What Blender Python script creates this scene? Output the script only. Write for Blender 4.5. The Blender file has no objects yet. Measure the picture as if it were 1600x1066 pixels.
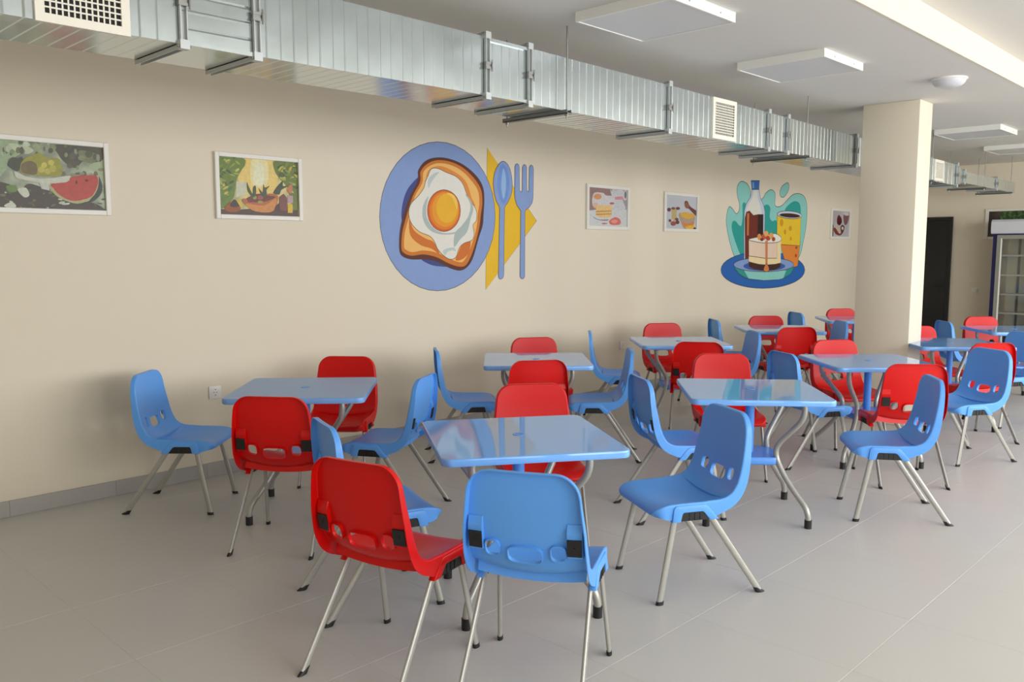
import bpy, bmesh, math, random
from mathutils import Vector, Matrix
random.seed(7)
PI = math.pi
S = bpy.context.scene
COL = S.collection

# ------------------------------------------------------------------ camera, world, light, exposure
F,YAW,PITCH,CH=1322.443,0.800395,0.106440,1.5385
def make_camera():
    a, p = YAW, PITCH
    fw = Vector((math.sin(a)*math.cos(p), math.cos(a)*math.cos(p), -math.sin(p)))
    r = Vector((math.cos(a), -math.sin(a), 0)); u = r.cross(fw)
    cd = bpy.data.cameras.new('camera'); cd.sensor_width = 36.0; cd.sensor_fit = 'HORIZONTAL'
    cd.lens = F*36.0/1600.0; cd.clip_start = 0.05; cd.clip_end = 100
    o = bpy.data.objects.new('camera', cd); COL.objects.link(o)
    o.matrix_world = Matrix(((r.x, u.x, -fw.x, 0), (r.y, u.y, -fw.y, 0), (r.z, u.z, -fw.z, CH), (0, 0, 0, 1)))
    S.camera = o
make_camera()
S.view_settings.view_transform = 'Standard'; S.view_settings.look = 'None'
S.view_settings.gamma = 1.0; S.view_settings.use_curve_mapping = False
S.view_settings.exposure = 0.0
W = bpy.data.worlds.new('world'); S.world = W; W.use_nodes = True
bg = W.node_tree.nodes['Background']; bg.inputs[0].default_value = (0.80, 0.90, 1.0, 1); bg.inputs[1].default_value = 0.6

YW, XW, YR, XL = 5.43, 14.0, -3.2, -2.2        # mural wall, far wall, window wall, left wall
ZC, ZH, YS = 2.81, 2.99, 1.87                  # lower ceiling, higher ceiling, the step between
WIN = [(-1.2, .6), (1.0, 3.0), (3.4, 5.4), (5.8, 7.8), (8.2, 10.2), (10.6, 12.6)]
WPOW = [46, 92, 118, 116, 112, 104]
for (x0, x1), pw in zip(WIN, WPOW):            # daylight coming in through the windows behind the camera
    ld = bpy.data.lights.new('window_daylight', 'AREA'); ld.shape = 'RECTANGLE'
    ld.size = x1-x0; ld.size_y = 1.95; ld.energy = pw; ld.color = (0.97, 0.985, 1.0)
    lo = bpy.data.objects.new('window_daylight', ld); COL.objects.link(lo)
    lo.location = ((x0+x1)/2, YR-0.05, 1.82); lo.rotation_euler = (PI/2, 0, PI)
    lo.rotation_euler = Vector((0, 1, 0)).to_track_quat('-Z', 'Z').to_euler()

# ------------------------------------------------------------------ materials
def lin(c):
    c = c/255.0
    return c/12.92 if c <= 0.04045 else ((c+0.055)/1.055)**2.4
def rgb(r, g, b): return (lin(r), lin(g), lin(b), 1)
def mat(name, col, rough=0.5, metal=0.0, var=0.0, vscale=3.0, bump=0.0, bscale=60.0, spec=0.5, rvar=0.0, coat=0.0, stretch=None):
    m = bpy.data.materials.new(name); m.use_nodes = True
    nt = m.node_tree; b = nt.nodes['Principled BSDF']
    b.inputs['Base Color'].default_value = col; b.inputs['Roughness'].default_value = rough
    b.inputs['Metallic'].default_value = metal; b.inputs['Specular IOR Level'].default_value = spec
    if coat: b.inputs['Coat Weight'].default_value = coat; b.inputs['Coat Roughness'].default_value = 0.05
    tc = nt.nodes.new('ShaderNodeTexCoord'); src = tc.outputs['Object']
    if stretch:
        mp = nt.nodes.new('ShaderNodeMapping'); mp.inputs['Scale'].default_value = stretch
        nt.links.new(src, mp.inputs[0]); src = mp.outputs[0]
    if var or rvar:
        n = nt.nodes.new('ShaderNodeTexNoise'); n.inputs['Scale'].default_value = vscale; n.inputs['Detail'].default_value = 4
        nt.links.new(src, n.inputs['Vector'])
        if var:
            mx = nt.nodes.new('ShaderNodeMix'); mx.data_type = 'RGBA'
            mx.inputs[6].default_value = tuple(c*(1-var) for c in col[:3])+(1,)
            mx.inputs[7].default_value = tuple(min(1, c*(1+var)) for c in col[:3])+(1,)
            nt.links.new(n.outputs['Fac'], mx.inputs[0]); nt.links.new(mx.outputs[2], b.inputs['Base Color'])
        if rvar:
            mr = nt.nodes.new('ShaderNodeMapRange'); mr.inputs[3].default_value = max(0, rough-rvar); mr.inputs[4].default_value = rough+rvar
            nt.links.new(n.outputs['Fac'], mr.inputs[0]); nt.links.new(mr.outputs[0], b.inputs['Roughness'])
    if bump:
        n2 = nt.nodes.new('ShaderNodeTexNoise'); n2.inputs['Scale'].default_value = bscale; n2.inputs['Detail'].default_value = 3
        nt.links.new(src, n2.inputs['Vector'])
        bp = nt.nodes.new('ShaderNodeBump'); bp.inputs['Strength'].default_value = bump; bp.inputs['Distance'].default_value = 0.002
        nt.links.new(n2.outputs['Fac'], bp.inputs['Height']); nt.links.new(bp.outputs[0], b.inputs['Normal'])
    return m
M = {
 'wall': mat('cream_paint', rgb(228, 217, 196), 0.75, var=0.015, vscale=1.2, bump=0.15, bscale=120, spec=0.25),
 'ceiling': mat('white_ceiling_paint', rgb(222, 219, 212), 0.85, var=0.01, bump=0.1, bscale=90, spec=0.2),
 'tile': mat('grey_porcelain', rgb(203, 200, 194), 0.34, var=0.03, vscale=2.2, rvar=0.06, spec=0.35),
 'grout': mat('pale_grout', rgb(200, 196, 189), 0.8),
 'plinth': mat('grey_plinth_tile', rgb(172, 168, 162), 0.45, var=0.03, vscale=3),
 'blue': mat('blue_plastic', rgb(98, 167, 245), 0.36, var=0.02, vscale=8, bump=0.05, bscale=400, spec=0.35),
 'red': mat('red_plastic', rgb(212, 14, 11), 0.34, var=0.02, vscale=8, bump=0.05, bscale=400, spec=0.3),
 'top': mat('glossy_blue_top', rgb(124, 182, 248), 0.05, rvar=0.015, vscale=3, bump=0.03, bscale=7, spec=0.5),
 'topmatt': mat('dull_blue_top', rgb(122, 168, 226), 0.3, spec=0.4, bump=0.03, bscale=7),
 'tblue': mat('blue_table_plastic', rgb(88, 154, 238), 0.3, spec=0.4),
 'leg': mat('silver_painted_steel', rgb(172, 170, 162), 0.32, metal=0.35, var=0.03, vscale=20),
 'black': mat('black_plastic', rgb(24, 24, 25), 0.5, bump=0.1, bscale=300),
 'galv': mat('galvanised_steel', rgb(202, 211, 211), 0.19, metal=0.85, var=0.05, vscale=6, rvar=0.07, bump=0.04, bscale=30),
 'galvd': mat('dull_galvanised_steel', rgb(132, 136, 136), 0.42, metal=0.8, var=0.06, vscale=15),
 'flange': mat('flange_steel', rgb(190, 194, 192), 0.36, metal=0.35, var=0.05, vscale=15),
 'rod': mat('zinc_rod', rgb(150, 150, 146), 0.4, metal=0.7),
 'vent': mat('white_vent_enamel', rgb(236, 230, 214), 0.45),
 'dark': mat('painted_duct_shade', rgb(30, 30, 30), 0.8),
 'panel': mat('white_panel_frame', rgb(238, 236, 228), 0.5),
 'diff': mat('opal_diffuser', rgb(214, 214, 214), 0.4, spec=0.4),
 'dome': mat('opal_dome', rgb(214, 214, 218), 0.35),
 'frame': mat('white_picture_frame', rgb(232, 228, 218), 0.4),
 'sock': mat('white_socket', rgb(232, 228, 220), 0.35),
 'slot': mat('socket_hole', rgb(36, 34, 34), 0.6),
 'door': mat('black_door', rgb(22, 21, 20), 0.45, var=0.05, vscale=4),
 'navy': mat('navy_fridge_steel', rgb(28, 30, 92), 0.35),
 'fgrey': mat('grey_fridge_frame', rgb(160, 160, 150), 0.4, metal=0.3),
 'fwhite': mat('white_fridge_canopy', rgb(214, 216, 222), 0.4),
 'shelf': mat('white_fridge_shelf', rgb(240, 238, 230), 0.45),
 'fin': mat('fridge_liner', rgb(240, 234, 214), 0.6),
 'winframe': mat('white_window_frame', rgb(228, 228, 224), 0.4),
}
def glass():
    m = bpy.data.materials.new('fridge_glass'); m.use_nodes = True; nt = m.node_tree; nt.nodes.clear()
    o = nt.nodes.new('ShaderNodeOutputMaterial'); t = nt.nodes.new('ShaderNodeBsdfTransparent'); g = nt.nodes.new('ShaderNodeBsdfGlossy')
    t.inputs[0].default_value = (0.97, 0.98, 0.97, 1); g.inputs['Roughness'].default_value = 0.03
    fr = nt.nodes.new('ShaderNodeFresnel'); fr.inputs[0].default_value = 1.5
    x = nt.nodes.new('ShaderNodeMixShader'); nt.links.new(fr.outputs[0], x.inputs[0]); nt.links.new(t.outputs[0], x.inputs[1]); nt.links.new(g.outputs[0], x.inputs[2])
    nt.links.new(x.outputs[0], o.inputs[0]); return m
M['glass'] = glass()
_paint = {}
def paint(c, rough=0.55):
    k = (c, rough)
    if k not in _paint: _paint[k] = mat('print_colour', rgb(*c), rough, var=0.05 if rough > .4 else 0.24, vscale=14 if rough > .4 else 42, spec=0.3)
    return _paint[k]
def foliage_print(name, cols, scale):
    m = bpy.data.materials.new(name); m.use_nodes = True; nt = m.node_tree; b = nt.nodes['Principled BSDF']; b.inputs['Roughness'].default_value = 0.3
    tc = nt.nodes.new('ShaderNodeTexCoord'); n = nt.nodes.new('ShaderNodeTexNoise'); n.inputs['Scale'].default_value = scale; n.inputs['Detail'].default_value = 3
    r = nt.nodes.new('ShaderNodeValToRGB'); nt.links.new(tc.outputs['Object'], n.inputs['Vector']); nt.links.new(n.outputs['Fac'], r.inputs[0]); nt.links.new(r.outputs[0], b.inputs['Base Color'])
    e = r.color_ramp.elements
    while len(e) < len(cols): e.new(0.5)
    for i, c in enumerate(cols): e[i].position = 0.3+0.4*i/(len(cols)-1); e[i].color = rgb(*c)
    return m

# ------------------------------------------------------------------ mesh helpers
def link(name, me, m, parent=None, loc=None, rz=0.0):
    o = bpy.data.objects.new(name, me); COL.objects.link(o)
    if m is not None and not me.materials: me.materials.append(m)
    if parent is not None: o.parent = parent
    if loc is not None: o.location = loc
    if rz: o.rotation_euler = (0, 0, rz)
    return o
def tomesh(name, bm, smooth=None):
    bmesh.ops.recalc_face_normals(bm, faces=bm.faces)
    me = bpy.data.meshes.new(name); bm.to_mesh(me); bm.free()
    if smooth is not None:
        for p in me.polygons: p.use_smooth = True
        me.set_sharp_from_angle(angle=math.radians(smooth))
    return me
def bx(bm, x0, x1, y0, y1, z0, z1, bev=0.0, seg=2):
    b2 = bmesh.new()
    bmesh.ops.create_cube(b2, size=1.0)
    for v in b2.verts: v.co = Vector((x0+(v.co.x+.5)*(x1-x0), y0+(v.co.y+.5)*(y1-y0), z0+(v.co.z+.5)*(z1-z0)))
    if bev: bmesh.ops.bevel(b2, geom=list(b2.edges), offset=bev, segments=seg, affect='EDGES', profile=0.5)
    t = bpy.data.meshes.new('t'); b2.to_mesh(t); b2.free(); bm.from_mesh(t); bpy.data.meshes.remove(t)
def prism(bm, pts, axis, a0, a1):
    """extrude a 2-D polygon along an axis: axis 'x' takes (y,z), 'y' takes (x,z), 'z' takes (x,y)"""
    def P(p, a): return {'x': (a, p[0], p[1]), 'y': (p[0], a, p[1]), 'z': (p[0], p[1], a)}[axis]
    A = [bm.verts.new(P(p, a0)) for p in pts]; B = [bm.verts.new(P(p, a1)) for p in pts]; n = len(pts)
    bm.faces.new(A); bm.faces.new(B[::-1])
    for i in range(n): bm.faces.new((A[i], B[i], B[(i+1) % n], A[(i+1) % n]))
def tube(bm, pts, r1, r2=None, up=(1, 0, 0), seg=12, cap=True):
    """sweep an ellipse (r1 along `up` projected, r2 across) along points"""
    r2 = r2 or r1; pts = [Vector(p) for p in pts]; rings = []
    for i, p in enumerate(pts):
        t = (pts[min(i+1, len(pts)-1)]-pts[max(i-1, 0)]).normalized()
        a = Vector(up)-t*Vector(up).dot(t); a.normalize(); b = t.cross(a)
        rings.append([bm.verts.new(p+a*r1*math.cos(2*PI*k/seg)+b*r2*math.sin(2*PI*k/seg)) for k in range(seg)])
    for A, B in zip(rings, rings[1:]):
        for k in range(seg): bm.faces.new((A[k], A[(k+1) % seg], B[(k+1) % seg], B[k]))
    if cap: bm.faces.new(rings[0][::-1]); bm.faces.new(rings[-1])
def crom(pts, n=8, closed=False):
    out = []; N = len(pts); rng = range(N if closed else N-1)
    g = (lambda i: pts[i % N]) if closed else (lambda i: pts[max(0, min(N-1, i))])
    for i in rng:
        p0, p1, p2, p3 = g(i-1), g(i), g(i+1), g(i+2)
        for k in range(n):
            t = k/n
            out.append(tuple(0.5*(2*b+(c-a)*t+(2*a-5*b+4*c-d)*t*t+(3*b-a-3*c+d)*t**3) for a, b, c, d in zip(p0, p1, p2, p3)))
    if not closed: out.append(tuple(pts[-1]))
    return out
def rrect(hx, hy, r, n=6):
    o = []
    for cx, cy, a0 in ((hx-r, hy-r, 0), (-hx+r, hy-r, PI/2), (-hx+r, -hy+r, PI), (hx-r, -hy+r, 3*PI/2)):
        for k in range(n+1): a = a0+PI/2*k/n; o.append((cx+r*math.cos(a), cy+r*math.sin(a)))
    return o
def slab(bm, hx, hy, r, layers):
    """stack of rounded rectangles: layers = [(inset, z)...]"""
    rings = []
    for ins, z in layers: rings.append([bm.verts.new((x, y, z)) for x, y in rrect(hx-ins, hy-ins, max(.001, r-ins))])
    n = len(rings[0])
    for A, B in zip(rings, rings[1:]):
        for k in range(n): bm.faces.new((A[k], A[(k+1) % n], B[(k+1) % n], B[k]))
    bm.faces.new(rings[0][::-1]); bm.faces.new(rings[-1])
def one(name, fn, m, parent=None, smooth=None, loc=None, rz=0.0):
    bm = bmesh.new(); fn(bm); return link(name, tomesh(name, bm, smooth), m, parent, loc, rz)
def box(name, x0, x1, y0, y1, z0, z1, m, parent=None, bev=0.0):
    return one(name, lambda b: bx(b, x0, x1, y0, y1, z0, z1, bev), m, parent, 30 if bev else None)
def empty(name, loc=(0, 0, 0), rz=0.0):
    o = bpy.data.objects.new(name, None); o.empty_display_size = 0.1; COL.objects.link(o)
    o.location = loc; o.rotation_euler = (0, 0, rz); return o
def tag(o, label, cat, group=None):
    o['label'] = label; o['category'] = cat
    if group: o['group'] = group
    return o
def struct(o, label=None):
    o['kind'] = 'structure'
    if label: o['label'] = label
    return o
def copy_tree(o, parent=None):
    c = o.copy(); COL.objects.link(c)
    if parent is not None: c.parent = parent
    for ch in list(o.children): copy_tree(ch, c)
    return c

# ------------------------------------------------------------------ the room
T = 0.15
floor = struct(box('floor', XL, XW, YR, YW, -0.12, -0.0008, M['grout']), 'grey porcelain tile floor of the canteen')
def in_view(x, y, pad=0.06):
    a, p = YAW, PITCH; d = Vector((x, y, -CH))
    fw = Vector((math.sin(a)*math.cos(p), math.cos(a)*math.cos(p), -math.sin(p))); r = Vector((math.cos(a), -math.sin(a), 0)); u = r.cross(fw)
    z = d.dot(fw)
    if z < 0.3: return False
    return abs(F*d.dot(r)/z) < 800*(1+pad) and abs(F*d.dot(u)/z) < 533*(1+pad)
TX, TY, X0, Y0 = 0.6, 0.66, 1.2, 2.49
cells = []
for i in range(-6, 22):
    for j in range(-8, 5):
        x0, x1 = max(XL, X0+i*TX+.0008), min(XW, X0+(i+1)*TX-.0008); y0, y1 = max(YR, Y0+j*TY+.0008), min(YW-.0, Y0+(j+1)*TY-.0008)
        if x1-x0 > .02 and y1-y0 > .02: cells.append((x0, x1, y0, y1))
vis = lambda c: any(in_view(x, y) for x in (c[0], c[1], (c[0]+c[1])/2) for y in (c[2], c[3], (c[2]+c[3])/2))
near = sorted([c for c in cells if vis(c)], key=lambda c: (c[0]+c[1])**2+(c[2]+c[3])**2)[:280]
full = [c for c in near]
bmt = bmesh.new(); bx(bmt, 0, 1, 0, 1, -0.009, 0.0)
tile_me = {}
for c in near:
    k = (round(c[1]-c[0], 3), round(c[3]-c[2], 3))
    if k not in tile_me:
        b = bmesh.new(); bx(b, 0, k[0], 0, k[1], -0.009, 0.0, 0.0008, 1); tile_me[k] = tomesh('tile', b)
    link('tile', tile_me[k], M['tile'], floor, (c[0], c[2], random.uniform(-.0003, 0)))
rest = [c for c in cells if c not in near]
def rest_fn(b):
    for c in rest: bx(b, c[0], c[1], c[2], c[3], -0.009, 0.0)
o = one('tile', rest_fn, M['tile'], floor); o['kind'] = 'stuff'
bmt.free()

struct(box('wall_front', XL-T, XW+T, YW, YW+T, -0.1, 3.1, M['wall']), 'long cream wall with murals and framed pictures')
struct(box('wall_right', XW, XW+T, YR, YW, -0.1, 3.1, M['wall']), 'cream far wall behind the glass fridge and black door')
struct(box('wall_left', XL-T, XL, YR, YW, -0.1, 3.1, M['wall']))
def rear(b):
    xs = [XL]+[v for w in WIN for v in w]+[XW]
    for i in range(0, len(xs), 2): bx(b, xs[i], xs[i+1], YR-T, YR, -0.1, 3.1)
    for x0, x1 in WIN: bx(b, x0, x1, YR-T, YR, -0.1, 0.8); bx(b, x0, x1, YR-T, YR, 2.85, 3.1)
struct(one('wall_rear', rear, M['wall']))
for i, (x0, x1) in enumerate(WIN):
    def wf(b):
        for a0, a1 in ((x0, x0+.05), (x1-.05, x1), ((x0+x1)/2-.03, (x0+x1)/2+.03)): bx(b, a0, a1, YR-.03, YR+.02, .8, 2.85)
        bx(b, x0, x1, YR-.03, YR+.02, .8, .85); bx(b, x0, x1, YR-.03, YR+.02, 2.8, 2.85)
    struct(one('window_%d' % (i+1), wf, M['winframe']))
ceil = struct(box('ceiling', XL, XW, YS, YW, ZC, ZC+.4, M['ceiling']), 'lower white ceiling above the tables')
def hi(b): bx(b, XL, XW, YR, YS, ZH, ZH+.2)
struct(one('ceiling', hi, M['ceiling']), 'higher strip of white ceiling near the windows')
struct(box('trim_1', XL, XW, YS-.012, YS, ZC-.002, ZH, M['wall']), 'cream painted step between the two ceiling heights')
struct(one('column', lambda b: bx(b, 7.645, 7.955, 2.62, 3.10, 0, ZC, .006, 2), M['wall'], None, 30), 'square cream pillar between the tables')
pl = struct(empty('baseboard_front'), 'grey tile plinth along the mural wall')
bm0 = bmesh.new(); bx(bm0, 0, .5992, -.012, 0, 0, .095, .0015, 1); pme = tomesh('plinth_tile', bm0)
k = 0
while XL+k*.6 < XW-.3:
    link('plinth_tile', pme, M['plinth'], pl, (XL+k*.6, YW, 0)); k += 1
pl2 = struct(empty('baseboard_right'), 'grey tile plinth along the far wall')
bm0 = bmesh.new(); bx(bm0, -.012, 0, 0, .5992, 0, .095, .0015, 1); pme2 = tomesh('plinth_tile', bm0)
y = -1.0
while y+.6 < 4.2:
    link('plinth_tile', pme2, M['plinth'], pl2, (XW, y, 0)); y += .6

# door on the far wall
d1 = struct(empty('door_1', (XW, 4.7, 0)), 'black door in the far wall beside the pillar')
box('door_leaf', -.03, .0, -.42, .42, 0.005, 2.0, M['door'], d1, .003)
def dfr(b):
    bx(b, -.045, 0, -.47, -.42, 0, 2.05); bx(b, -.045, 0, .42, .47, 0, 2.05); bx(b, -.045, 0, -.42, .42, 2.0, 2.05)
one('door_frame', dfr, M['door'], d1)
def dh(b): tube(b, [(-.03, -.36, 1.0), (-.075, -.36, 1.0), (-.08, -.345, 1.0), (-.08, -.24, 1.0)], .009, up=(0, 0, 1)); bx(b, -.036, -.03, -.385, -.335, .9, 1.1)
one('door_handle', dh, M['black'], d1, 40)

# ------------------------------------------------------------------ flat paintings and prints
def offset_poly(pts, d):
    n = len(pts); A = sum(pts[i][0]*pts[(i+1) % n][1]-pts[(i+1) % n][0]*pts[i][1] for i in range(n)); s = 1 if A > 0 else -1; o = []
    for i in range(n):
        (ax, az), (bx_, bz), (cx, cz) = pts[i-1], pts[i], pts[(i+1) % n]
        tx, tz = cx-ax, cz-az; L = math.hypot(tx, tz) or 1; o.append((bx_+s*tz/L*d, bz-s*tx/L*d))
    return o
def flat_art(name, shapes, parent=None, loc=(0, 0, 0), clip=None, base=None, step=.0001, line=.0045, rough=.55):
    me = bpy.data.meshes.new(name); bm = bmesh.new(); mats = []; y = -0.0006
    def slot(m):
        if m not in mats: mats.append(m)
        return mats.index(m)
    def poly(pts, m, y):
        if clip: pts = [(max(-clip[0], min(clip[0], a)), max(-clip[1], min(clip[1], b))) for a, b in pts]
        q = []
        for p in pts:
            if not q or math.hypot(p[0]-q[-1][0], p[1]-q[-1][1]) > 1e-4: q.append(p)
        f = bm.faces.new([bm.verts.new((a, y, b)) for a, b in q]); f.material_index = slot(m)
        f.normal_update()
        if f.normal.y > 0: f.normal_flip()
    if base is not None: poly([(-clip[0], -clip[1]), (clip[0], -clip[1]), (clip[0], clip[1]), (-clip[0], clip[1])], base, y); y -= step
    for col, pts, sm, ol in shapes:
        p = crom(pts, 5, True) if sm else list(pts)
        if ol: poly(offset_poly(p, line), paint((72, 60, 56), rough), y); y -= step
        poly(p, paint(tuple(col), rough), y); y -= step
    bm.to_mesh(me); bm.free()
    for m in mats: me.materials.append(m)
    return link(name, me, None, parent, loc)
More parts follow.
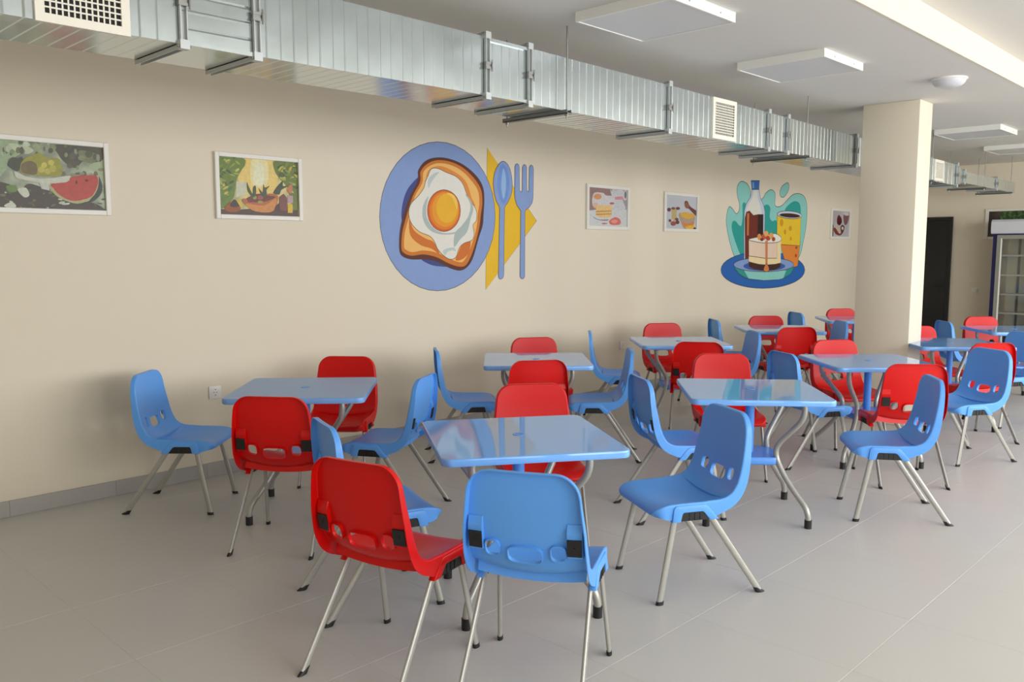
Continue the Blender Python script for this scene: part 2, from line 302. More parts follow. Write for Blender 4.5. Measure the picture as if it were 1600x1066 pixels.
EGG = [((233,186,38),[(0.554,0.613),(1.194,-0.003),(0.529,-0.628)],0,1),((134,158,205),[(0.647,0.023),(0.637,-0.08),(0.611,-0.181),(0.567,-0.276),(0.508,-0.364),(0.436,-0.441),(0.353,-0.506),(0.261,-0.557),(0.163,-0.593),(0.062,-0.613),(-0.039,-0.617),(-0.138,-0.606),(-0.232,-0.581),(-0.32,-0.541),(-0.399,-0.49),(-0.469,-0.427),(-0.526,-0.356),(-0.572,-0.277),(-0.604,-0.192),(-0.623,-0.104),(-0.628,-0.013),(-0.619,0.078),(-0.597,0.167),(-0.561,0.252),(-0.513,0.332),(-0.453,0.406),(-0.383,0.471),(-0.303,0.525),(-0.215,0.568),(-0.122,0.598),(-0.024,0.614),(0.076,0.616),(0.174,0.602),(0.27,0.573),(0.36,0.529),(0.441,0.47),(0.512,0.399),(0.569,0.316),(0.612,0.224),(0.638,0.126)],0,1),((66,72,132),[(-0.225,0.32),(-0.344,0.215),(-0.401,0.09),(-0.413,-0.026),(-0.383,-0.065),(-0.304,0.146),(-0.234,0.26)],1,0),((66,72,132),[(-0.209,-0.356),(-0.104,-0.401),(0.012,-0.416),(0.076,-0.413),(0.004,-0.368),(-0.139,-0.34)],1,0),((96,48,32),[(-0.233,0.319),(-0.229,0.369),(-0.163,0.441),(-0.057,0.48),(0.086,0.486),(0.252,0.451),(0.404,0.372),(0.491,0.279),(0.51,0.168),(0.5,0.04),(0.489,-0.059),(0.439,-0.173),(0.37,-0.343),(0.302,-0.42),(0.216,-0.449),(0.095,-0.424),(-0.05,-0.368),(-0.174,-0.35),(-0.312,-0.349),(-0.404,-0.325),(-0.436,-0.273),(-0.429,-0.13),(-0.39,0.0),(-0.32,0.158),(-0.251,0.259)],1,1),((206,120,44),[(-0.209,0.307),(-0.209,0.36),(-0.146,0.422),(-0.04,0.464),(0.104,0.466),(0.255,0.427),(0.388,0.346),(0.473,0.251),(0.49,0.139),(0.472,0.039),(0.448,-0.088),(0.38,-0.272),(0.298,-0.399),(0.216,-0.419),(0.095,-0.391),(-0.05,-0.335),(-0.191,-0.313),(-0.311,-0.323),(-0.39,-0.302),(-0.418,-0.26),(-0.405,-0.13),(-0.36,0.001),(-0.293,0.16),(-0.224,0.261)],1,0),((238,184,104),[(-0.185,0.298),(-0.181,0.355),(-0.125,0.405),(-0.031,0.44),(0.095,0.441),(0.229,0.405),(0.349,0.33),(0.434,0.242),(0.453,0.137),(0.433,0.038),(0.416,-0.089),(0.345,-0.258),(0.273,-0.363),(0.216,-0.381),(0.104,-0.352),(-0.04,-0.3),(-0.187,-0.28),(-0.302,-0.294),(-0.368,-0.276),(-0.391,-0.247),(-0.379,-0.13),(-0.333,-0.005),(-0.273,0.154),(-0.203,0.253)],1,0),((222,140,62),[(-0.165,0.264),(-0.125,0.376),(0.004,0.42),(0.177,0.378),(0.298,0.304),(0.36,0.175),(0.402,0.107),(0.325,0.118),(0.213,0.306),(0.012,0.374),(-0.138,0.325)],1,0),((208,112,44),[(-0.332,-0.024),(-0.288,-0.115),(-0.171,-0.179),(-0.075,-0.212),(-0.014,-0.307),(-0.102,-0.266),(-0.224,-0.233),(-0.325,-0.155)],1,0),((208,112,44),[(0.246,-0.231),(0.342,-0.202),(0.322,-0.301),(0.245,-0.356),(0.169,-0.363),(0.198,-0.3)],1,0),((228,224,212),[(-0.13,0.325),(-0.094,0.387),(-0.023,0.396),(0.067,0.371),(0.176,0.344),(0.25,0.294),(0.288,0.227),(0.325,0.16),(0.383,0.107),(0.417,0.052),(0.411,-0.019),(0.372,-0.062),(0.385,-0.132),(0.361,-0.188),(0.265,-0.217),(0.208,-0.259),(0.17,-0.335),(0.104,-0.352),(0.032,-0.32),(-0.031,-0.266),(-0.066,-0.205),(-0.119,-0.159),(-0.223,-0.127),(-0.307,-0.063),(-0.336,0.015),(-0.313,0.094),(-0.235,0.162),(-0.174,0.231),(-0.156,0.284)],1,1),((176,186,182),[(-0.128,0.167),(-0.188,0.085),(-0.19,-0.021),(-0.127,-0.106),(-0.012,-0.144),(0.134,-0.142),(0.19,-0.121),(0.043,-0.134),(-0.082,-0.091),(-0.148,-0.006),(-0.15,0.087)],1,0),((172,184,180),[(0.284,0.202),(0.344,0.119),(0.324,0.021),(0.247,-0.064),(0.162,-0.135),(0.152,-0.252),(0.218,-0.189),(0.304,-0.119),(0.347,-0.006),(0.379,0.079),(0.348,0.154)],1,0),((190,200,196),[(-0.127,0.231),(-0.13,0.299),(-0.077,0.349),(-0.009,0.37),(-0.059,0.323),(-0.099,0.274)],1,0),((190,200,196),[(0.023,-0.286),(0.078,-0.262),(0.148,-0.256),(0.17,-0.286),(0.129,-0.279),(0.077,-0.293),(0.05,-0.321)],1,0),((214,96,34),[(0.226,0.059),(0.221,0.02),(0.206,-0.017),(0.184,-0.051),(0.153,-0.079),(0.118,-0.1),(0.078,-0.114),(0.037,-0.119),(-0.003,-0.115),(-0.041,-0.103),(-0.075,-0.084),(-0.103,-0.057),(-0.124,-0.026),(-0.136,0.01),(-0.14,0.047),(-0.135,0.085),(-0.122,0.121),(-0.1,0.154),(-0.072,0.182),(-0.037,0.204),(0.001,0.218),(0.041,0.225),(0.082,0.222),(0.121,0.211),(0.156,0.193),(0.186,0.167),(0.208,0.134),(0.221,0.098)],0,1),((226,128,36),[(0.215,0.062),(0.21,0.026),(0.197,-0.009),(0.176,-0.04),(0.149,-0.067),(0.116,-0.087),(0.08,-0.099),(0.043,-0.104),(0.006,-0.1),(-0.029,-0.089),(-0.06,-0.071),(-0.085,-0.047),(-0.104,-0.017),(-0.116,0.016),(-0.119,0.051),(-0.115,0.086),(-0.102,0.119),(-0.083,0.15),(-0.057,0.176),(-0.025,0.196),(0.01,0.21),(0.047,0.215),(0.084,0.213),(0.119,0.203),(0.151,0.186),(0.178,0.161),(0.198,0.131),(0.211,0.098)],0,0),((232,152,40),[(0.207,0.067),(0.203,0.035),(0.191,0.003),(0.173,-0.025),(0.149,-0.048),(0.12,-0.066),(0.088,-0.078),(0.054,-0.082),(0.021,-0.079),(-0.01,-0.069),(-0.038,-0.053),(-0.061,-0.031),(-0.078,-0.004),(-0.088,0.026),(-0.091,0.057),(-0.087,0.088),(-0.076,0.119),(-0.058,0.146),(-0.035,0.17),(-0.007,0.188),(0.024,0.2),(0.057,0.205),(0.091,0.203),(0.122,0.194),(0.151,0.178),(0.175,0.156),(0.193,0.13),(0.204,0.099)],0,0),((234,176,44),[(0.196,0.079),(0.193,0.051),(0.183,0.025),(0.168,0.001),(0.149,-0.019),(0.126,-0.034),(0.1,-0.044),(0.073,-0.048),(0.046,-0.045),(0.021,-0.037),(-0.001,-0.023),(-0.02,-0.004),(-0.034,0.019),(-0.042,0.044),(-0.045,0.071),(-0.042,0.097),(-0.033,0.123),(-0.018,0.147),(0.001,0.167),(0.023,0.182),(0.049,0.192),(0.075,0.197),(0.102,0.195),(0.128,0.187),(0.151,0.173),(0.17,0.155),(0.184,0.132),(0.193,0.106)],0,0),((240,200,90),[(0.074,0.203),(0.147,0.19),(0.193,0.134),(0.188,0.065),(0.165,0.112),(0.134,0.165)],1,0),((134,158,205),[(0.625,0.308),(0.635,0.38),(0.658,0.438),(0.693,0.481),(0.724,0.505),(0.748,0.513),(0.775,0.509),(0.806,0.49),(0.838,0.446),(0.857,0.386),(0.865,0.314),(0.859,0.248),(0.84,0.204),(0.802,0.148),(0.773,0.121),(0.764,0.099),(0.753,-0.507),(0.744,-0.524),(0.728,-0.534),(0.711,-0.537),(0.697,-0.53),(0.688,-0.517),(0.706,0.097),(0.694,0.121),(0.663,0.157),(0.639,0.223)],0,1),((112,148,208),[(0.672,0.311),(0.703,0.448),(0.748,0.487),(0.802,0.44),(0.827,0.312),(0.802,0.195),(0.754,0.135),(0.702,0.19)],1,0),((150,184,226),[(0.723,0.321),(0.748,0.451),(0.781,0.381),(0.781,0.266),(0.754,0.178),(0.731,0.235)],1,0),((134,158,205),[(0.903,0.476),(0.91,0.494),(0.927,0.505),(0.946,0.498),(0.955,0.48),(0.959,0.271),(0.968,0.258),(0.981,0.253),(0.994,0.259),(1.0,0.273),(1.002,0.476),(1.011,0.495),(1.028,0.505),(1.045,0.498),(1.054,0.479),(1.057,0.276),(1.063,0.264),(1.074,0.259),(1.085,0.265),(1.09,0.277),(1.094,0.475),(1.102,0.496),(1.12,0.506),(1.138,0.497),(1.147,0.478),(1.143,0.21),(1.13,0.164),(1.097,0.126),(1.046,0.094),(1.033,0.083),(1.03,-0.52),(1.019,-0.536),(0.999,-0.542),(0.98,-0.534),(0.971,-0.517),(0.981,0.082),(0.966,0.099),(0.927,0.134),(0.908,0.178),(0.899,0.221)],0,1)]
CAKE = [((140,205,196),[(-0.618,-0.333),(-0.799,-0.136),(-0.903,0.095),(-0.909,0.218),(-0.86,0.32),(-0.777,0.3),(-0.681,0.241),(-0.612,0.29),(-0.604,0.368),(-0.663,0.475),(-0.669,0.583),(-0.579,0.647),(-0.435,0.627),(-0.35,0.553),(-0.335,0.458),(-0.192,0.384),(0.003,0.473),(0.067,0.533),(0.202,0.584),(0.317,0.545),(0.318,0.42),(0.357,0.372),(0.5,0.381),(0.641,0.45),(0.82,0.543),(1.008,0.572),(1.186,0.534),(1.275,0.406),(1.276,0.159),(1.197,-0.09),(1.077,-0.302),(0.705,-0.421),(-0.176,-0.41)],1,1),((40,158,148),[(-0.477,-0.302),(-0.66,-0.135),(-0.779,0.051),(-0.768,0.145),(-0.692,0.154),(-0.611,0.109),(-0.548,0.103),(-0.523,0.214),(-0.532,0.371),(-0.469,0.389),(-0.385,0.329),(-0.12,0.29),(0.043,0.377),(0.128,0.388),(0.2,0.35),(0.191,0.234),(0.264,0.178),(0.388,0.181),(0.439,-0.028),(0.478,-0.333),(-0.009,-0.395)],1,0),((40,158,148),[(0.613,0.331),(0.718,0.411),(0.901,0.468),(1.049,0.436),(1.09,0.312),(1.035,0.223),(0.658,0.213)],1,0),((140,205,196),[(0.659,0.701),(0.71,0.657),(0.668,0.578),(0.563,0.511),(0.476,0.519),(0.461,0.577),(0.517,0.646)],1,1),((38,100,176),[(1.281,-0.486),(1.264,-0.53),(1.208,-0.572),(1.115,-0.61),(0.989,-0.643),(0.834,-0.669),(0.658,-0.689),(0.467,-0.702),(0.267,-0.706),(0.066,-0.704),(-0.131,-0.694),(-0.317,-0.678),(-0.488,-0.655),(-0.64,-0.628),(-0.769,-0.597),(-0.873,-0.562),(-0.949,-0.525),(-0.996,-0.487),(-1.013,-0.448),(-1.0,-0.41),(-0.957,-0.373),(-0.885,-0.339),(-0.785,-0.308),(-0.66,-0.281),(-0.511,-0.259),(-0.343,-0.242),(-0.16,-0.232),(0.035,-0.229),(0.235,-0.233),(0.434,-0.244),(0.627,-0.262),(0.805,-0.288),(0.963,-0.319),(1.095,-0.356),(1.194,-0.397),(1.257,-0.441)],0,1),((196,204,222),[(-0.45,-0.318),(-0.473,-0.039),(-0.48,0.294),(-0.439,0.374),(-0.335,0.466),(-0.302,0.563),(-0.121,0.572),(-0.081,0.469),(0.009,0.376),(0.052,0.295),(0.06,-0.033),(0.068,-0.321)],0,1),((224,222,210),[(-0.431,0.28),(-0.4,0.36),(-0.289,0.46),(-0.253,0.557),(-0.164,0.562),(-0.137,0.451),(-0.063,0.34),(-0.05,0.243),(-0.38,0.234)],1,0),((112,44,32),[(-0.431,-0.318),(-0.468,0.2),(-0.434,0.277),(-0.351,0.295),(-0.25,0.241),(-0.118,0.258),(0.014,0.258),(0.029,-0.033),(0.038,-0.321)],0,0),((48,28,26),[(-0.131,0.251),(0.013,0.262),(0.023,-0.049),(-0.128,-0.002)],0,0),((196,120,66),[(-0.414,0.261),(-0.359,0.263),(-0.355,-0.018),(-0.403,-0.019)],0,0),((52,108,180),[(-0.335,0.672),(-0.118,0.685),(-0.125,0.577),(-0.309,0.567)],0,1),((120,160,205),[(-0.308,0.658),(-0.259,0.661),(-0.254,0.586),(-0.29,0.584)],0,0),((228,136,56),[(0.489,-0.078),(1.107,-0.091),(1.048,-0.425),(0.914,-0.441),(0.705,-0.421)],0,1),((234,196,48),[(0.399,0.282),(1.101,0.277),(1.095,-0.14),(0.536,-0.126),(0.411,-0.096)],0,1),((206,212,226),[(1.116,0.275),(1.102,0.262),(1.065,0.25),(1.006,0.241),(0.93,0.233),(0.842,0.229),(0.75,0.228),(0.659,0.23),(0.576,0.235),(0.505,0.243),(0.451,0.253),(0.418,0.264),(0.407,0.276),(0.42,0.288),(0.455,0.3),(0.51,0.309),(0.582,0.317),(0.666,0.322),(0.758,0.323),(0.85,0.322),(0.936,0.317),(1.011,0.309),(1.068,0.299),(1.104,0.287)],0,1),((58,32,28),[(1.07,0.266),(1.058,0.259),(1.026,0.252),(0.976,0.246),(0.911,0.241),(0.836,0.239),(0.756,0.238),(0.677,0.239),(0.605,0.243),(0.543,0.247),(0.497,0.253),(0.468,0.26),(0.458,0.268),(0.469,0.275),(0.499,0.282),(0.546,0.288),(0.609,0.292),(0.682,0.295),(0.76,0.296),(0.84,0.295),(0.915,0.292),(0.979,0.287),(1.029,0.281),(1.06,0.274)],0,0),((214,150,40),[(0.577,0.164),(0.574,0.141),(0.561,0.123),(0.541,0.113),(0.519,0.113),(0.498,0.122),(0.482,0.139),(0.476,0.161),(0.479,0.183),(0.492,0.201),(0.512,0.211),(0.534,0.212),(0.555,0.203),(0.571,0.185)],0,0),((214,150,40),[(0.671,0.043),(0.668,0.027),(0.659,0.013),(0.645,0.006),(0.628,0.006),(0.613,0.013),(0.602,0.026),(0.597,0.042),(0.6,0.058),(0.609,0.071),(0.623,0.079),(0.639,0.079),(0.655,0.072),(0.666,0.059)],0,0),((214,150,40),[(0.831,0.094),(0.828,0.077),(0.817,0.064),(0.799,0.056),(0.779,0.056),(0.761,0.063),(0.747,0.076),(0.742,0.092),(0.745,0.108),(0.756,0.122),(0.774,0.129),(0.794,0.13),(0.812,0.123),(0.826,0.11)],0,0),((214,150,40),[(0.842,-0.048),(0.84,-0.06),(0.833,-0.069),(0.821,-0.075),(0.807,-0.075),(0.795,-0.07),(0.786,-0.06),(0.782,-0.048),(0.784,-0.036),(0.792,-0.027),(0.803,-0.021),(0.817,-0.021),(0.829,-0.026),(0.838,-0.036)],0,0),((170,70,40),[(1.02,-0.17),(1.015,-0.183),(1.0,-0.19),(0.981,-0.19),(0.965,-0.183),(0.958,-0.17),(0.963,-0.158),(0.978,-0.15),(0.997,-0.15),(1.013,-0.158)],0,0),((170,70,40),[(1.013,-0.281),(1.008,-0.295),(0.994,-0.304),(0.975,-0.304),(0.959,-0.295),(0.952,-0.28),(0.956,-0.266),(0.971,-0.257),(0.99,-0.257),(1.006,-0.266)],0,0),((46,150,142),[(-0.709,-0.379),(-0.675,-0.435),(-0.577,-0.5),(-0.43,-0.551),(-0.232,-0.58),(0.073,-0.599),(0.425,-0.601),(0.643,-0.584),(0.826,-0.536),(0.916,-0.467),(0.931,-0.406)],0,1),((140,205,196),[(-0.462,-0.454),(-0.332,-0.569),(0.073,-0.601),(0.497,-0.601),(0.625,-0.588),(0.71,-0.481),(0.1,-0.483)],0,0),((134,158,205),[(0.931,-0.406),(0.915,-0.424),(0.864,-0.442),(0.782,-0.457),(0.673,-0.469),(0.541,-0.478),(0.392,-0.484),(0.234,-0.487),(0.072,-0.486),(-0.086,-0.481),(-0.236,-0.474),(-0.371,-0.463),(-0.488,-0.451),(-0.583,-0.436),(-0.653,-0.42),(-0.697,-0.404),(-0.712,-0.387),(-0.698,-0.37),(-0.657,-0.355),(-0.589,-0.341),(-0.495,-0.328),(-0.38,-0.319),(-0.246,-0.311),(-0.097,-0.307),(0.061,-0.307),(0.222,-0.309),(0.38,-0.315),(0.53,-0.325),(0.663,-0.337),(0.774,-0.352),(0.859,-0.369),(0.912,-0.388)],0,1),((58,92,160),[(0.672,-0.424),(0.658,-0.438),(0.613,-0.451),(0.541,-0.463),(0.447,-0.471),(0.334,-0.477),(0.211,-0.48),(0.082,-0.479),(-0.044,-0.476),(-0.163,-0.469),(-0.268,-0.46),(-0.355,-0.449),(-0.419,-0.436),(-0.46,-0.423),(-0.474,-0.409),(-0.461,-0.396),(-0.423,-0.383),(-0.359,-0.372),(-0.274,-0.363),(-0.17,-0.357),(-0.052,-0.353),(0.074,-0.353),(0.202,-0.356),(0.326,-0.362),(0.44,-0.37),(0.536,-0.382),(0.609,-0.395),(0.655,-0.409)],0,0),((70,38,32),[(-0.346,-0.335),(0.128,-0.38),(0.538,-0.359),(0.529,-0.427),(0.362,-0.467),(0.082,-0.473),(-0.207,-0.445),(-0.332,-0.408)],0,1),((238,218,168),[(-0.358,-0.077),(-0.338,-0.351),(-0.077,-0.386),(0.129,-0.397),(0.375,-0.391),(0.536,-0.376),(0.524,-0.053),(0.109,-0.106)],0,0),((232,206,182),[(-0.351,-0.077),(-0.095,-0.1),(0.11,-0.108),(0.408,-0.099),(0.423,-0.31),(0.123,-0.31),(-0.34,-0.275)],0,1),((236,230,218),[(-0.352,-0.073),(-0.199,-0.048),(0.035,-0.025),(0.311,0.012),(0.474,-0.014),(0.531,-0.058),(0.426,-0.096),(0.11,-0.108),(-0.129,-0.097)],1,1),((222,150,80),[(-0.029,-0.034),(-0.035,-0.055),(-0.053,-0.071),(-0.08,-0.077),(-0.107,-0.071),(-0.128,-0.056),(-0.136,-0.035),(-0.131,-0.014),(-0.112,0.002),(-0.085,0.008),(-0.058,0.003),(-0.037,-0.012)],0,0),((196,90,60),[(0.098,-0.032),(0.091,-0.052),(0.069,-0.067),(0.038,-0.072),(0.007,-0.067),(-0.016,-0.053),(-0.025,-0.033),(-0.018,-0.014),(0.003,0.001),(0.033,0.007),(0.064,0.002),(0.088,-0.012)],0,0),((228,170,90),[(0.164,0.01),(0.157,-0.01),(0.135,-0.025),(0.104,-0.03),(0.073,-0.025),(0.05,-0.011),(0.04,0.008),(0.047,0.028),(0.069,0.043),(0.099,0.049),(0.131,0.044),(0.154,0.03)],0,0),((180,70,50),[(0.227,-0.047),(0.219,-0.064),(0.194,-0.076),(0.16,-0.081),(0.125,-0.077),(0.099,-0.065),(0.088,-0.049),(0.097,-0.032),(0.121,-0.02),(0.155,-0.015),(0.19,-0.019),(0.217,-0.031)],0,0),((224,160,90),[(0.306,-0.013),(0.299,-0.033),(0.276,-0.048),(0.245,-0.054),(0.213,-0.049),(0.189,-0.034),(0.18,-0.015),(0.187,0.005),(0.209,0.02),(0.24,0.026),(0.272,0.021),(0.296,0.007)],0,0),((170,70,40),[(0.359,-0.059),(0.353,-0.074),(0.336,-0.086),(0.311,-0.09),(0.286,-0.086),(0.267,-0.075),(0.26,-0.06),(0.265,-0.045),(0.283,-0.034),(0.307,-0.03),(0.332,-0.033),(0.351,-0.044)],0,0),((120,50,40),[(0.035,-0.066),(0.029,-0.077),(0.012,-0.086),(-0.012,-0.089),(-0.036,-0.086),(-0.053,-0.078),(-0.06,-0.067),(-0.055,-0.055),(-0.038,-0.047),(-0.015,-0.043),(0.009,-0.046),(0.027,-0.054)],0,0),((206,130,80),[(0.08,-0.082),(0.149,-0.081),(0.163,-0.397),(0.108,-0.397)],0,0),((214,126,70),[(0.135,-0.389),(0.201,-0.439),(0.197,-0.478),(0.135,-0.487),(0.071,-0.472),(0.076,-0.433)],1,1)]
tag(flat_art('wall_mural', EGG, None, (4.73, YW, 1.82)), 'painted mural of a fried egg on toast with plate, spoon and fork', 'mural', 'food murals painted on the cream wall')
tag(flat_art('wall_mural', CAKE, None, (10.3, YW, 1.75), line=.008), 'painted mural of cake, bottle and yellow cup before a teal splash', 'mural', 'food murals painted on the cream wall')
